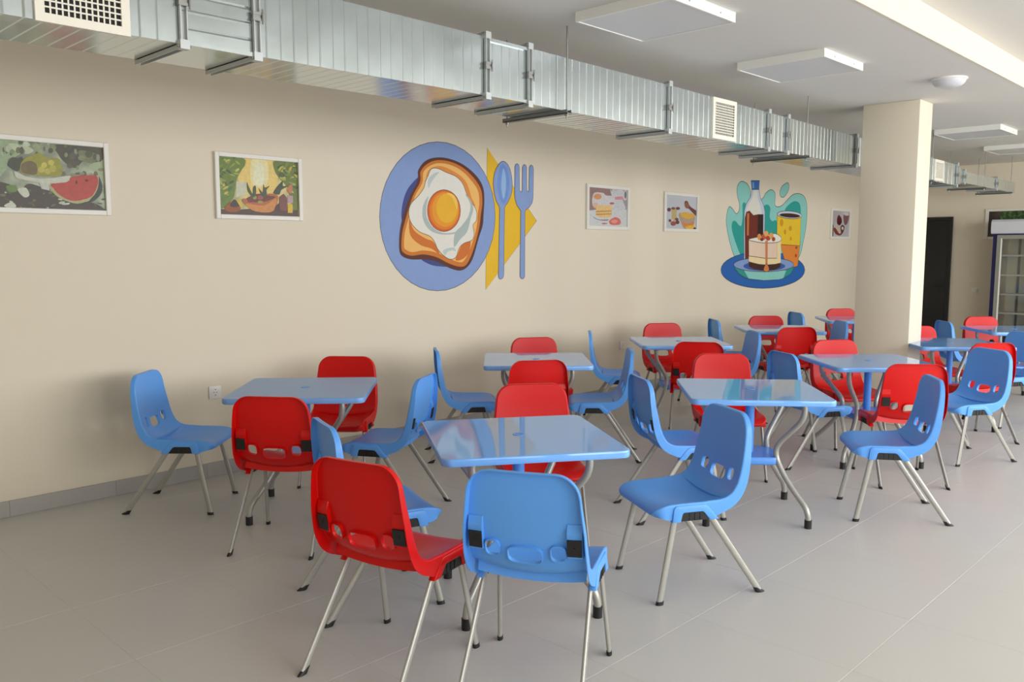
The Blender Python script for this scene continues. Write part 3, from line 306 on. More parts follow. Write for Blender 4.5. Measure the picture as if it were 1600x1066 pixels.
F1 = [((150,168,132),[(-0.246,0.195),(-0.1,0.195),(-0.117,0.148),(-0.173,0.099),(-0.214,0.081),(-0.23,0.022),(-0.285,-0.02),(-0.272,0.195)],1,0),((184,194,160),[(-0.204,0.169),(-0.125,0.166),(-0.081,0.141),(-0.118,0.118),(-0.18,0.133)],1,0),((84,80,66),[(0.042,0.186),(0.314,0.192),(0.311,0.137),(0.261,0.086),(0.192,0.102),(0.141,0.057),(0.084,0.084),(0.049,0.131)],1,0),((120,122,92),[(0.166,0.161),(0.264,0.149),(0.251,0.096),(0.182,0.101)],1,0),((160,170,135),[(0.22,0.078),(0.31,0.1),(0.306,-0.025),(0.272,0.014)],1,0),((104,106,80),[(0.087,0.018),(0.082,0.01),(0.071,0.005),(0.059,0.006),(0.052,0.012),(0.052,0.02),(0.06,0.027),(0.073,0.03),(0.083,0.026)],0,0),((88,92,68),[(0.202,0.025),(0.198,0.012),(0.189,0.004),(0.18,0.006),(0.175,0.016),(0.175,0.03),(0.182,0.04),(0.191,0.043),(0.199,0.037)],0,0),((150,160,120),[(0.026,0.205),(0.023,0.192),(0.015,0.184),(0.006,0.186),(0.001,0.196),(0.002,0.21),(0.008,0.221),(0.017,0.225),(0.024,0.218)],0,0),((96,92,76),[(0.153,0.134),(0.148,0.124),(0.137,0.118),(0.125,0.119),(0.118,0.126),(0.119,0.137),(0.127,0.146),(0.139,0.149),(0.149,0.144)],0,0),((104,106,80),[(-0.017,0.156),(-0.019,0.147),(-0.023,0.141),(-0.028,0.143),(-0.031,0.15),(-0.03,0.16),(-0.027,0.167),(-0.022,0.169),(-0.018,0.165)],0,0),((96,92,76),[(0.147,0.124),(0.141,0.112),(0.129,0.104),(0.115,0.105),(0.106,0.115),(0.107,0.127),(0.116,0.138),(0.131,0.141),(0.143,0.136)],0,0),((130,140,100),[(-0.041,0.177),(-0.044,0.168),(-0.052,0.163),(-0.059,0.164),(-0.064,0.171),(-0.064,0.18),(-0.058,0.187),(-0.05,0.189),(-0.043,0.186)],0,0),((130,140,100),[(0.307,0.058),(0.302,0.052),(0.29,0.048),(0.276,0.048),(0.268,0.053),(0.268,0.059),(0.277,0.065),(0.291,0.067),(0.302,0.064)],0,0),((176,186,156),[(0.006,0.196),(0.004,0.186),(-0.0,0.18),(-0.005,0.181),(-0.008,0.189),(-0.007,0.201),(-0.003,0.209),(0.001,0.212),(0.005,0.207)],0,0),((176,186,156),[(0.03,0.161),(0.028,0.154),(0.023,0.151),(0.017,0.151),(0.014,0.156),(0.014,0.163),(0.018,0.168),(0.024,0.17),(0.028,0.167)],0,0),((150,160,120),[(0.029,0.21),(0.026,0.202),(0.018,0.197),(0.01,0.198),(0.005,0.203),(0.005,0.212),(0.011,0.218),(0.02,0.221),(0.027,0.217)],0,0),((176,186,156),[(-0.221,0.133),(-0.224,0.125),(-0.232,0.12),(-0.24,0.121),(-0.244,0.127),(-0.244,0.136),(-0.238,0.143),(-0.23,0.145),(-0.224,0.141)],0,0),((176,186,156),[(-0.228,0.112),(-0.231,0.104),(-0.236,0.099),(-0.243,0.1),(-0.247,0.106),(-0.246,0.115),(-0.242,0.122),(-0.235,0.124),(-0.23,0.12)],0,0),((150,160,120),[(-0.137,0.172),(-0.14,0.166),(-0.147,0.162),(-0.154,0.163),(-0.159,0.167),(-0.159,0.173),(-0.153,0.178),(-0.146,0.18),(-0.139,0.177)],0,0),((104,106,80),[(-0.203,0.134),(-0.209,0.12),(-0.221,0.111),(-0.234,0.113),(-0.242,0.123),(-0.241,0.138),(-0.232,0.15),(-0.219,0.153),(-0.207,0.147)],0,0),((96,92,76),[(0.188,0.017),(0.185,0.01),(0.179,0.005),(0.171,0.006),(0.167,0.012),(0.167,0.02),(0.172,0.026),(0.18,0.028),(0.186,0.025)],0,0),((130,140,100),[(0.208,0.089),(0.205,0.083),(0.198,0.08),(0.19,0.08),(0.185,0.084),(0.185,0.09),(0.19,0.095),(0.198,0.096),(0.205,0.094)],0,0),((130,140,100),[(-0.007,0.204),(-0.009,0.199),(-0.013,0.196),(-0.018,0.197),(-0.02,0.2),(-0.02,0.205),(-0.017,0.209),(-0.012,0.211),(-0.009,0.209)],0,0),((150,160,120),[(-0.187,0.181),(-0.191,0.174),(-0.199,0.17),(-0.207,0.171),(-0.213,0.175),(-0.212,0.182),(-0.206,0.188),(-0.198,0.189),(-0.19,0.187)],0,0),((120,112,88),[(0.04,0.188),(0.036,0.175),(0.028,0.167),(0.019,0.169),(0.013,0.179),(0.014,0.192),(0.02,0.203),(0.03,0.206),(0.038,0.2)],0,0),((104,106,80),[(0.267,0.027),(0.263,0.014),(0.255,0.007),(0.246,0.008),(0.241,0.018),(0.242,0.032),(0.248,0.043),(0.257,0.046),(0.264,0.039)],0,0),((130,140,100),[(0.102,0.13),(0.099,0.121),(0.093,0.116),(0.087,0.117),(0.083,0.124),(0.083,0.133),(0.088,0.141),(0.094,0.143),(0.1,0.139)],0,0),((130,140,100),[(0.041,0.169),(0.036,0.155),(0.026,0.147),(0.015,0.148),(0.008,0.159),(0.009,0.174),(0.017,0.186),(0.028,0.19),(0.038,0.183)],0,0),((190,198,172),[(-0.147,0.137),(-0.15,0.123),(-0.158,0.115),(-0.165,0.117),(-0.17,0.128),(-0.169,0.143),(-0.163,0.155),(-0.155,0.158),(-0.149,0.151)],0,0),((120,112,88),[(-0.044,0.193),(-0.047,0.186),(-0.055,0.181),(-0.063,0.182),(-0.068,0.187),(-0.068,0.194),(-0.062,0.2),(-0.054,0.202),(-0.046,0.199)],0,0),((130,140,100),[(0.197,0.119),(0.192,0.109),(0.179,0.103),(0.166,0.104),(0.158,0.111),(0.158,0.122),(0.168,0.13),(0.181,0.133),(0.193,0.129)],0,0),((96,92,76),[(0.178,0.027),(0.173,0.021),(0.16,0.018),(0.145,0.018),(0.136,0.021),(0.136,0.027),(0.146,0.031),(0.161,0.033),(0.173,0.031)],0,0),((120,112,88),[(-0.147,0.136),(-0.151,0.124),(-0.159,0.117),(-0.168,0.119),(-0.173,0.128),(-0.172,0.141),(-0.166,0.151),(-0.157,0.154),(-0.15,0.148)],0,0),((88,92,68),[(0.138,0.195),(0.133,0.181),(0.123,0.173),(0.113,0.175),(0.106,0.185),(0.107,0.199),(0.114,0.21),(0.125,0.213),(0.135,0.207)],0,0),((150,160,120),[(-0.208,0.143),(-0.211,0.129),(-0.219,0.122),(-0.227,0.123),(-0.232,0.134),(-0.232,0.148),(-0.225,0.159),(-0.217,0.162),(-0.21,0.156)],0,0),((130,140,100),[(0.158,0.147),(0.156,0.14),(0.152,0.136),(0.147,0.137),(0.145,0.142),(0.145,0.149),(0.148,0.155),(0.153,0.157),(0.157,0.153)],0,0),((130,140,100),[(0.192,0.027),(0.188,0.021),(0.179,0.018),(0.168,0.018),(0.161,0.022),(0.162,0.028),(0.169,0.034),(0.18,0.035),(0.189,0.033)],0,0),((176,186,156),[(-0.192,0.141),(-0.196,0.127),(-0.206,0.118),(-0.217,0.12),(-0.223,0.131),(-0.222,0.146),(-0.214,0.158),(-0.204,0.162),(-0.195,0.155)],0,0),((104,106,80),[(0.282,0.197),(0.279,0.189),(0.274,0.185),(0.268,0.186),(0.264,0.192),(0.265,0.2),(0.269,0.207),(0.275,0.209),(0.28,0.205)],0,0),((130,140,100),[(-0.128,0.13),(-0.132,0.117),(-0.14,0.11),(-0.148,0.112),(-0.153,0.121),(-0.152,0.134),(-0.146,0.145),(-0.138,0.148),(-0.131,0.142)],0,0),((140,146,120),[(0.091,0.047),(0.086,0.037),(0.075,0.032),(0.062,0.033),(0.054,0.04),(0.055,0.05),(0.064,0.058),(0.076,0.061),(0.087,0.056)],0,0),((104,106,80),[(0.107,0.203),(0.102,0.189),(0.092,0.181),(0.082,0.183),(0.075,0.193),(0.076,0.208),(0.084,0.219),(0.095,0.223),(0.104,0.216)],0,0),((104,106,80),[(-0.191,0.117),(-0.193,0.108),(-0.198,0.103),(-0.203,0.104),(-0.205,0.111),(-0.205,0.121),(-0.201,0.128),(-0.196,0.13),(-0.192,0.126)],0,0),((130,140,100),[(-0.125,0.132),(-0.128,0.122),(-0.133,0.117),(-0.138,0.118),(-0.141,0.126),(-0.14,0.135),(-0.136,0.143),(-0.131,0.145),(-0.127,0.141)],0,0),((96,92,76),[(0.126,0.068),(0.122,0.059),(0.112,0.053),(0.101,0.054),(0.095,0.061),(0.095,0.071),(0.103,0.079),(0.114,0.081),(0.123,0.077)],0,0),((130,140,100),[(-0.18,0.127),(-0.184,0.118),(-0.191,0.113),(-0.2,0.114),(-0.205,0.12),(-0.204,0.129),(-0.198,0.136),(-0.19,0.138),(-0.183,0.135)],0,0),((104,106,80),[(-0.169,0.196),(-0.173,0.19),(-0.183,0.187),(-0.194,0.187),(-0.201,0.19),(-0.201,0.196),(-0.194,0.201),(-0.182,0.203),(-0.173,0.201)],0,0),((150,160,120),[(-0.045,0.167),(-0.05,0.155),(-0.062,0.148),(-0.076,0.149),(-0.084,0.158),(-0.083,0.17),(-0.074,0.18),(-0.06,0.183),(-0.049,0.178)],0,0),((150,160,120),[(-0.041,0.142),(-0.045,0.136),(-0.054,0.131),(-0.064,0.132),(-0.071,0.137),(-0.07,0.144),(-0.063,0.15),(-0.053,0.152),(-0.044,0.149)],0,0),((104,106,80),[(-0.055,0.124),(-0.058,0.114),(-0.064,0.109),(-0.07,0.11),(-0.074,0.117),(-0.074,0.127),(-0.069,0.134),(-0.062,0.137),(-0.057,0.132)],0,0),((190,198,172),[(-0.096,0.176),(-0.101,0.164),(-0.113,0.157),(-0.127,0.158),(-0.135,0.167),(-0.134,0.179),(-0.125,0.19),(-0.111,0.193),(-0.1,0.188)],0,0),((140,146,120),[(0.242,0.015),(0.238,0.003),(0.229,-0.004),(0.22,-0.002),(0.214,0.007),(0.214,0.02),(0.221,0.031),(0.231,0.033),(0.239,0.027)],0,0),((88,92,68),[(0.243,0.147),(0.237,0.131),(0.224,0.123),(0.209,0.124),(0.201,0.135),(0.201,0.151),(0.211,0.164),(0.226,0.168),(0.238,0.161)],0,0),((88,92,68),[(0.024,0.149),(0.02,0.138),(0.012,0.132),(0.003,0.133),(-0.003,0.141),(-0.002,0.152),(0.004,0.161),(0.013,0.164),(0.021,0.159)],0,0),((150,160,120),[(-0.224,0.113),(-0.227,0.108),(-0.232,0.104),(-0.238,0.105),(-0.241,0.109),(-0.241,0.115),(-0.237,0.119),(-0.231,0.121),(-0.226,0.118)],0,0),((140,146,120),[(0.153,0.155),(0.151,0.145),(0.146,0.14),(0.141,0.141),(0.138,0.148),(0.138,0.159),(0.142,0.167),(0.148,0.169),(0.152,0.164)],0,0),((88,92,68),[(-0.133,0.183),(-0.136,0.175),(-0.144,0.17),(-0.152,0.17),(-0.157,0.176),(-0.157,0.185),(-0.151,0.192),(-0.142,0.194),(-0.135,0.19)],0,0),((130,140,100),[(0.161,0.061),(0.159,0.051),(0.153,0.046),(0.147,0.047),(0.143,0.055),(0.144,0.064),(0.148,0.072),(0.154,0.074),(0.16,0.07)],0,0),((88,92,68),[(0.263,0.132),(0.26,0.119),(0.254,0.112),(0.248,0.114),(0.244,0.124),(0.245,0.137),(0.25,0.148),(0.256,0.151),(0.262,0.145)],0,0),((130,140,100),[(0.147,0.012),(0.141,0.002),(0.128,-0.003),(0.114,-0.003),(0.105,0.004),(0.106,0.014),(0.115,0.022),(0.13,0.025),(0.142,0.021)],0,0),((140,146,120),[(0.283,0.127),(0.28,0.112),(0.273,0.104),(0.266,0.106),(0.262,0.118),(0.263,0.134),(0.268,0.146),(0.275,0.149),(0.281,0.142)],0,0),((104,106,80),[(-0.075,0.203),(-0.08,0.19),(-0.092,0.182),(-0.105,0.183),(-0.113,0.193),(-0.112,0.206),(-0.103,0.217),(-0.09,0.221),(-0.079,0.215)],0,0),((120,112,88),[(-0.076,0.185),(-0.08,0.18),(-0.088,0.177),(-0.098,0.177),(-0.104,0.18),(-0.103,0.185),(-0.097,0.189),(-0.087,0.191),(-0.079,0.189)],0,0),((104,106,80),[(0.103,0.181),(0.1,0.175),(0.095,0.172),(0.088,0.173),(0.084,0.176),(0.085,0.182),(0.089,0.186),(0.095,0.188),(0.101,0.186)],0,0),((88,92,68),[(-0.132,0.136),(-0.135,0.122),(-0.142,0.114),(-0.15,0.116),(-0.154,0.127),(-0.153,0.142),(-0.148,0.154),(-0.14,0.157),(-0.134,0.15)],0,0),((76,66,56),[(-0.287,-0.058),(-0.217,-0.059),(-0.166,-0.091),(-0.114,-0.049),(-0.01,-0.083),(0.054,-0.12),(0.229,-0.144),(0.298,-0.183),(0.298,-0.193),(-0.295,-0.195)],1,0),((180,184,164),[(0.296,-0.056),(0.293,-0.058),(0.287,-0.06),(0.28,-0.06),(0.277,-0.058),(0.28,-0.056),(0.287,-0.054),(0.293,-0.054)],0,0),((180,184,164),[(0.216,-0.126),(0.212,-0.132),(0.198,-0.138),(0.184,-0.141),(0.178,-0.138),(0.183,-0.132),(0.196,-0.126),(0.21,-0.124)],0,0),((110,104,78),[(-0.034,-0.101),(-0.036,-0.105),(-0.041,-0.107),(-0.045,-0.105),(-0.046,-0.1),(-0.043,-0.096),(-0.039,-0.095),(-0.035,-0.097)],0,0),((92,84,66),[(0.251,-0.158),(0.248,-0.161),(0.24,-0.16),(0.234,-0.157),(0.232,-0.154),(0.236,-0.151),(0.243,-0.152),(0.25,-0.155)],0,0),((110,104,78),[(0.021,-0.162),(0.018,-0.167),(0.008,-0.172),(-0.002,-0.175),(-0.007,-0.173),(-0.004,-0.168),(0.006,-0.163),(0.016,-0.16)],0,0),((60,52,46),[(0.018,-0.074),(0.012,-0.079),(-0.001,-0.081),(-0.014,-0.08),(-0.019,-0.075),(-0.014,-0.071),(-0.0,-0.069),(0.013,-0.07)],0,0),((84,96,60),[(0.028,-0.104),(0.025,-0.109),(0.015,-0.116),(0.005,-0.12),(-0.001,-0.12),(0.002,-0.114),(0.012,-0.107),(0.023,-0.103)],0,0),((92,84,66),[(0.305,-0.12),(0.301,-0.124),(0.291,-0.127),(0.282,-0.126),(0.278,-0.122),(0.282,-0.118),(0.291,-0.115),(0.301,-0.116)],0,0),((180,184,164),[(-0.017,-0.184),(-0.02,-0.188),(-0.026,-0.19),(-0.031,-0.188),(-0.033,-0.184),(-0.031,-0.181),(-0.025,-0.179),(-0.019,-0.181)],0,0),((110,104,78),[(0.011,-0.092),(0.008,-0.098),(-0.001,-0.102),(-0.01,-0.103),(-0.015,-0.099),(-0.012,-0.093),(-0.003,-0.089),(0.006,-0.088)],0,0),((180,184,164),[(0.059,-0.135),(0.054,-0.137),(0.045,-0.137),(0.036,-0.134),(0.033,-0.129),(0.038,-0.127),(0.047,-0.127),(0.056,-0.13)],0,0),((180,184,164),[(-0.203,-0.161),(-0.208,-0.164),(-0.216,-0.163),(-0.222,-0.158),(-0.223,-0.152),(-0.218,-0.15),(-0.21,-0.151),(-0.204,-0.156)],0,0),((110,104,78),[(-0.158,-0.188),(-0.162,-0.19),(-0.168,-0.19),(-0.172,-0.187),(-0.173,-0.182),(-0.169,-0.179),(-0.164,-0.179),(-0.159,-0.183)],0,0),((180,184,164),[(-0.232,-0.105),(-0.234,-0.109),(-0.239,-0.11),(-0.243,-0.108),(-0.244,-0.104),(-0.241,-0.101),(-0.237,-0.1),(-0.233,-0.102)],0,0),((84,96,60),[(-0.105,-0.084),(-0.105,-0.092),(-0.11,-0.098),(-0.117,-0.099),(-0.122,-0.094),(-0.122,-0.086),(-0.117,-0.08),(-0.11,-0.08)],0,0),((92,84,66),[(0.287,-0.148),(0.281,-0.15),(0.268,-0.15),(0.256,-0.147),(0.251,-0.144),(0.257,-0.142),(0.27,-0.142),(0.282,-0.145)],0,0),((60,52,46),[(0.082,-0.166),(0.078,-0.169),(0.074,-0.168),(0.071,-0.165),(0.072,-0.161),(0.075,-0.158),(0.079,-0.159),(0.082,-0.162)],0,0),((60,52,46),[(-0.024,-0.188),(-0.029,-0.192),(-0.038,-0.193),(-0.047,-0.191),(-0.05,-0.187),(-0.046,-0.184),(-0.037,-0.183),(-0.028,-0.184)],0,0),((92,84,66),[(-0.136,-0.185),(-0.137,-0.192),(-0.142,-0.197),(-0.147,-0.197),(-0.151,-0.191),(-0.151,-0.184),(-0.146,-0.18),(-0.14,-0.18)],0,0),((110,104,78),[(0.11,-0.143),(0.107,-0.145),(0.102,-0.145),(0.096,-0.142),(0.095,-0.139),(0.098,-0.138),(0.104,-0.138),(0.109,-0.14)],0,0),((92,84,66),[(-0.094,-0.15),(-0.096,-0.153),(-0.102,-0.154),(-0.107,-0.153),(-0.109,-0.15),(-0.106,-0.147),(-0.101,-0.146),(-0.096,-0.147)],0,0),((92,84,66),[(0.031,-0.116),(0.027,-0.119),(0.022,-0.118),(0.018,-0.114),(0.018,-0.109),(0.022,-0.106),(0.027,-0.107),(0.031,-0.111)],0,0),((180,184,164),[(-0.2,-0.096),(-0.204,-0.098),(-0.211,-0.097),(-0.216,-0.092),(-0.217,-0.087),(-0.213,-0.085),(-0.206,-0.087),(-0.201,-0.091)],0,0),((84,96,60),[(-0.207,-0.111),(-0.215,-0.114),(-0.228,-0.11),(-0.238,-0.101),(-0.24,-0.092),(-0.232,-0.089),(-0.219,-0.093),(-0.208,-0.102)],0,0),((92,84,66),[(-0.215,-0.15),(-0.221,-0.15),(-0.234,-0.147),(-0.245,-0.141),(-0.249,-0.137),(-0.243,-0.136),(-0.231,-0.14),(-0.219,-0.146)],0,0),((110,104,78),[(-0.237,-0.121),(-0.243,-0.127),(-0.254,-0.129),(-0.266,-0.126),(-0.27,-0.12),(-0.264,-0.115),(-0.252,-0.113),(-0.241,-0.115)],0,0),((110,104,78),[(0.035,-0.102),(0.033,-0.106),(0.027,-0.109),(0.021,-0.108),(0.019,-0.105),(0.021,-0.1),(0.026,-0.097),(0.032,-0.098)],0,0),((84,96,60),[(-0.095,-0.169),(-0.101,-0.17),(-0.112,-0.167),(-0.123,-0.161),(-0.126,-0.156),(-0.12,-0.155),(-0.108,-0.158),(-0.098,-0.163)],0,0),((92,84,66),[(-0.092,-0.169),(-0.092,-0.174),(-0.097,-0.179),(-0.102,-0.18),(-0.106,-0.177),(-0.106,-0.171),(-0.102,-0.166),(-0.096,-0.165)],0,0),((84,96,60),[(0.228,-0.072),(0.224,-0.078),(0.219,-0.079),(0.216,-0.075),(0.216,-0.069),(0.22,-0.063),(0.225,-0.061),(0.229,-0.065)],0,0),((84,96,60),[(0.128,-0.126),(0.123,-0.129),(0.109,-0.13),(0.096,-0.129),(0.091,-0.126),(0.097,-0.124),(0.11,-0.122),(0.123,-0.124)],0,0),((110,104,78),[(-0.084,-0.143),(-0.087,-0.147),(-0.093,-0.149),(-0.099,-0.147),(-0.102,-0.142),(-0.098,-0.138),(-0.092,-0.137),(-0.086,-0.139)],0,0),((180,184,164),[(0.073,-0.146),(0.068,-0.153),(0.055,-0.158),(0.042,-0.159),(0.036,-0.154),(0.041,-0.147),(0.054,-0.142),(0.067,-0.142)],0,0),((180,184,164),[(-0.107,-0.189),(-0.11,-0.192),(-0.117,-0.194),(-0.123,-0.193),(-0.126,-0.19),(-0.123,-0.187),(-0.116,-0.186),(-0.11,-0.187)],0,0),((196,200,180),[(-0.174,-0.081),(-0.133,-0.074),(-0.117,-0.113),(-0.141,-0.129),(-0.167,-0.106)],1,0),((196,200,180),[(-0.25,-0.178),(-0.209,-0.157),(-0.189,-0.183),(-0.229,-0.189)],1,0),((190,194,176),[(0.052,-0.156),(0.096,-0.149),(0.091,-0.16),(0.062,-0.163)],1,0),((104,130,70),[(-0.235,-0.07),(-0.186,-0.063),(-0.179,-0.092),(-0.215,-0.103)],1,0),((72,76,60),[(-0.22,0.052),(-0.195,0.093),(-0.165,0.09),(-0.146,0.101),(-0.135,0.068),(-0.154,0.047),(-0.169,0.017),(-0.199,0.029)],1,0),((150,146,60),[(-0.153,0.057),(-0.124,0.098),(-0.082,0.116),(-0.054,0.131),(-0.027,0.115),(0.0,0.103),(0.047,0.106),(0.064,0.057),(0.061,0.012),(0.013,-0.001),(-0.07,-0.002),(-0.151,0.008)],1,0),((112,98,66),[(-0.149,0.057),(-0.107,0.08),(-0.071,0.063),(-0.074,0.008),(-0.125,0.005),(-0.151,0.018)],1,0),((184,176,84),[(-0.027,0.036),(-0.03,0.027),(-0.037,0.02),(-0.046,0.017),(-0.055,0.019),(-0.062,0.025),(-0.064,0.033),(-0.061,0.043),(-0.054,0.05),(-0.044,0.053),(-0.035,0.051),(-0.029,0.045)],0,0),((178,172,80),[(0.004,0.028),(0.001,0.019),(-0.006,0.012),(-0.014,0.009),(-0.022,0.011),(-0.028,0.017),(-0.03,0.026),(-0.027,0.035),(-0.021,0.042),(-0.012,0.045),(-0.004,0.043),(0.002,0.037)],0,0),((196,186,92),[(-0.014,0.062),(-0.017,0.053),(-0.023,0.046),(-0.031,0.044),(-0.039,0.045),(-0.044,0.051),(-0.046,0.059),(-0.043,0.068),(-0.037,0.075),(-0.029,0.078),(-0.021,0.076),(-0.016,0.07)],0,0),((176,168,70),[(0.035,0.045),(0.032,0.035),(0.024,0.027),(0.015,0.024),(0.005,0.026),(-0.001,0.033),(-0.003,0.043),(-0.0,0.053),(0.007,0.061),(0.017,0.064),(0.026,0.062),(0.033,0.055)],0,0),((190,182,90),[(0.025,0.08),(0.022,0.071),(0.016,0.064),(0.007,0.061),(-0.001,0.063),(-0.007,0.069),(-0.009,0.077),(-0.006,0.086),(0.001,0.092),(0.009,0.095),(0.017,0.094),(0.023,0.088)],0,0),((196,196,178),[(-0.187,0.015),(-0.156,0.003),(-0.125,-0.01),(-0.071,-0.017),(-0.006,-0.013),(0.061,0.001),(0.109,0.009),(0.103,-0.016),(0.059,-0.039),(-0.007,-0.039),(-0.072,-0.039),(-0.135,-0.03),(-0.18,-0.018)],1,0),((190,192,180),[(-0.063,-0.038),(-0.003,-0.039),(-0.01,-0.083),(-0.051,-0.075)],0,0),((66,68,62),[(0.265,0.014),(0.286,-0.027),(0.286,-0.068),(0.266,-0.106),(0.225,-0.139),(0.179,-0.151),(0.231,-0.107)],1,0),((170,170,120),[(-0.008,-0.048),(0.008,-0.092),(0.045,-0.126),(0.092,-0.144),(0.14,-0.153),(0.19,-0.138),(0.231,-0.107),(0.259,-0.059),(0.269,-0.007),(0.263,0.022),(0.196,-0.021),(0.107,-0.036)],1,0),((178,70,60),[(0.002,-0.045),(0.093,-0.027),(0.109,-0.001),(0.158,0.013),(0.232,0.02),(0.26,0.014),(0.265,-0.022),(0.248,-0.07),(0.221,-0.108),(0.175,-0.128),(0.121,-0.138),(0.073,-0.125),(0.032,-0.096),(0.014,-0.072)],1,0),((70,40,36),[(0.146,-0.027),(0.145,-0.033),(0.142,-0.038),(0.139,-0.038),(0.137,-0.034),(0.136,-0.027),(0.138,-0.02),(0.14,-0.016),(0.143,-0.016),(0.146,-0.02)],0,0),((90,40,36),[(0.209,-0.013),(0.207,-0.017),(0.201,-0.02),(0.195,-0.02),(0.189,-0.018),(0.188,-0.014),(0.19,-0.01),(0.195,-0.007),(0.202,-0.006),(0.208,-0.009)],0,0)]
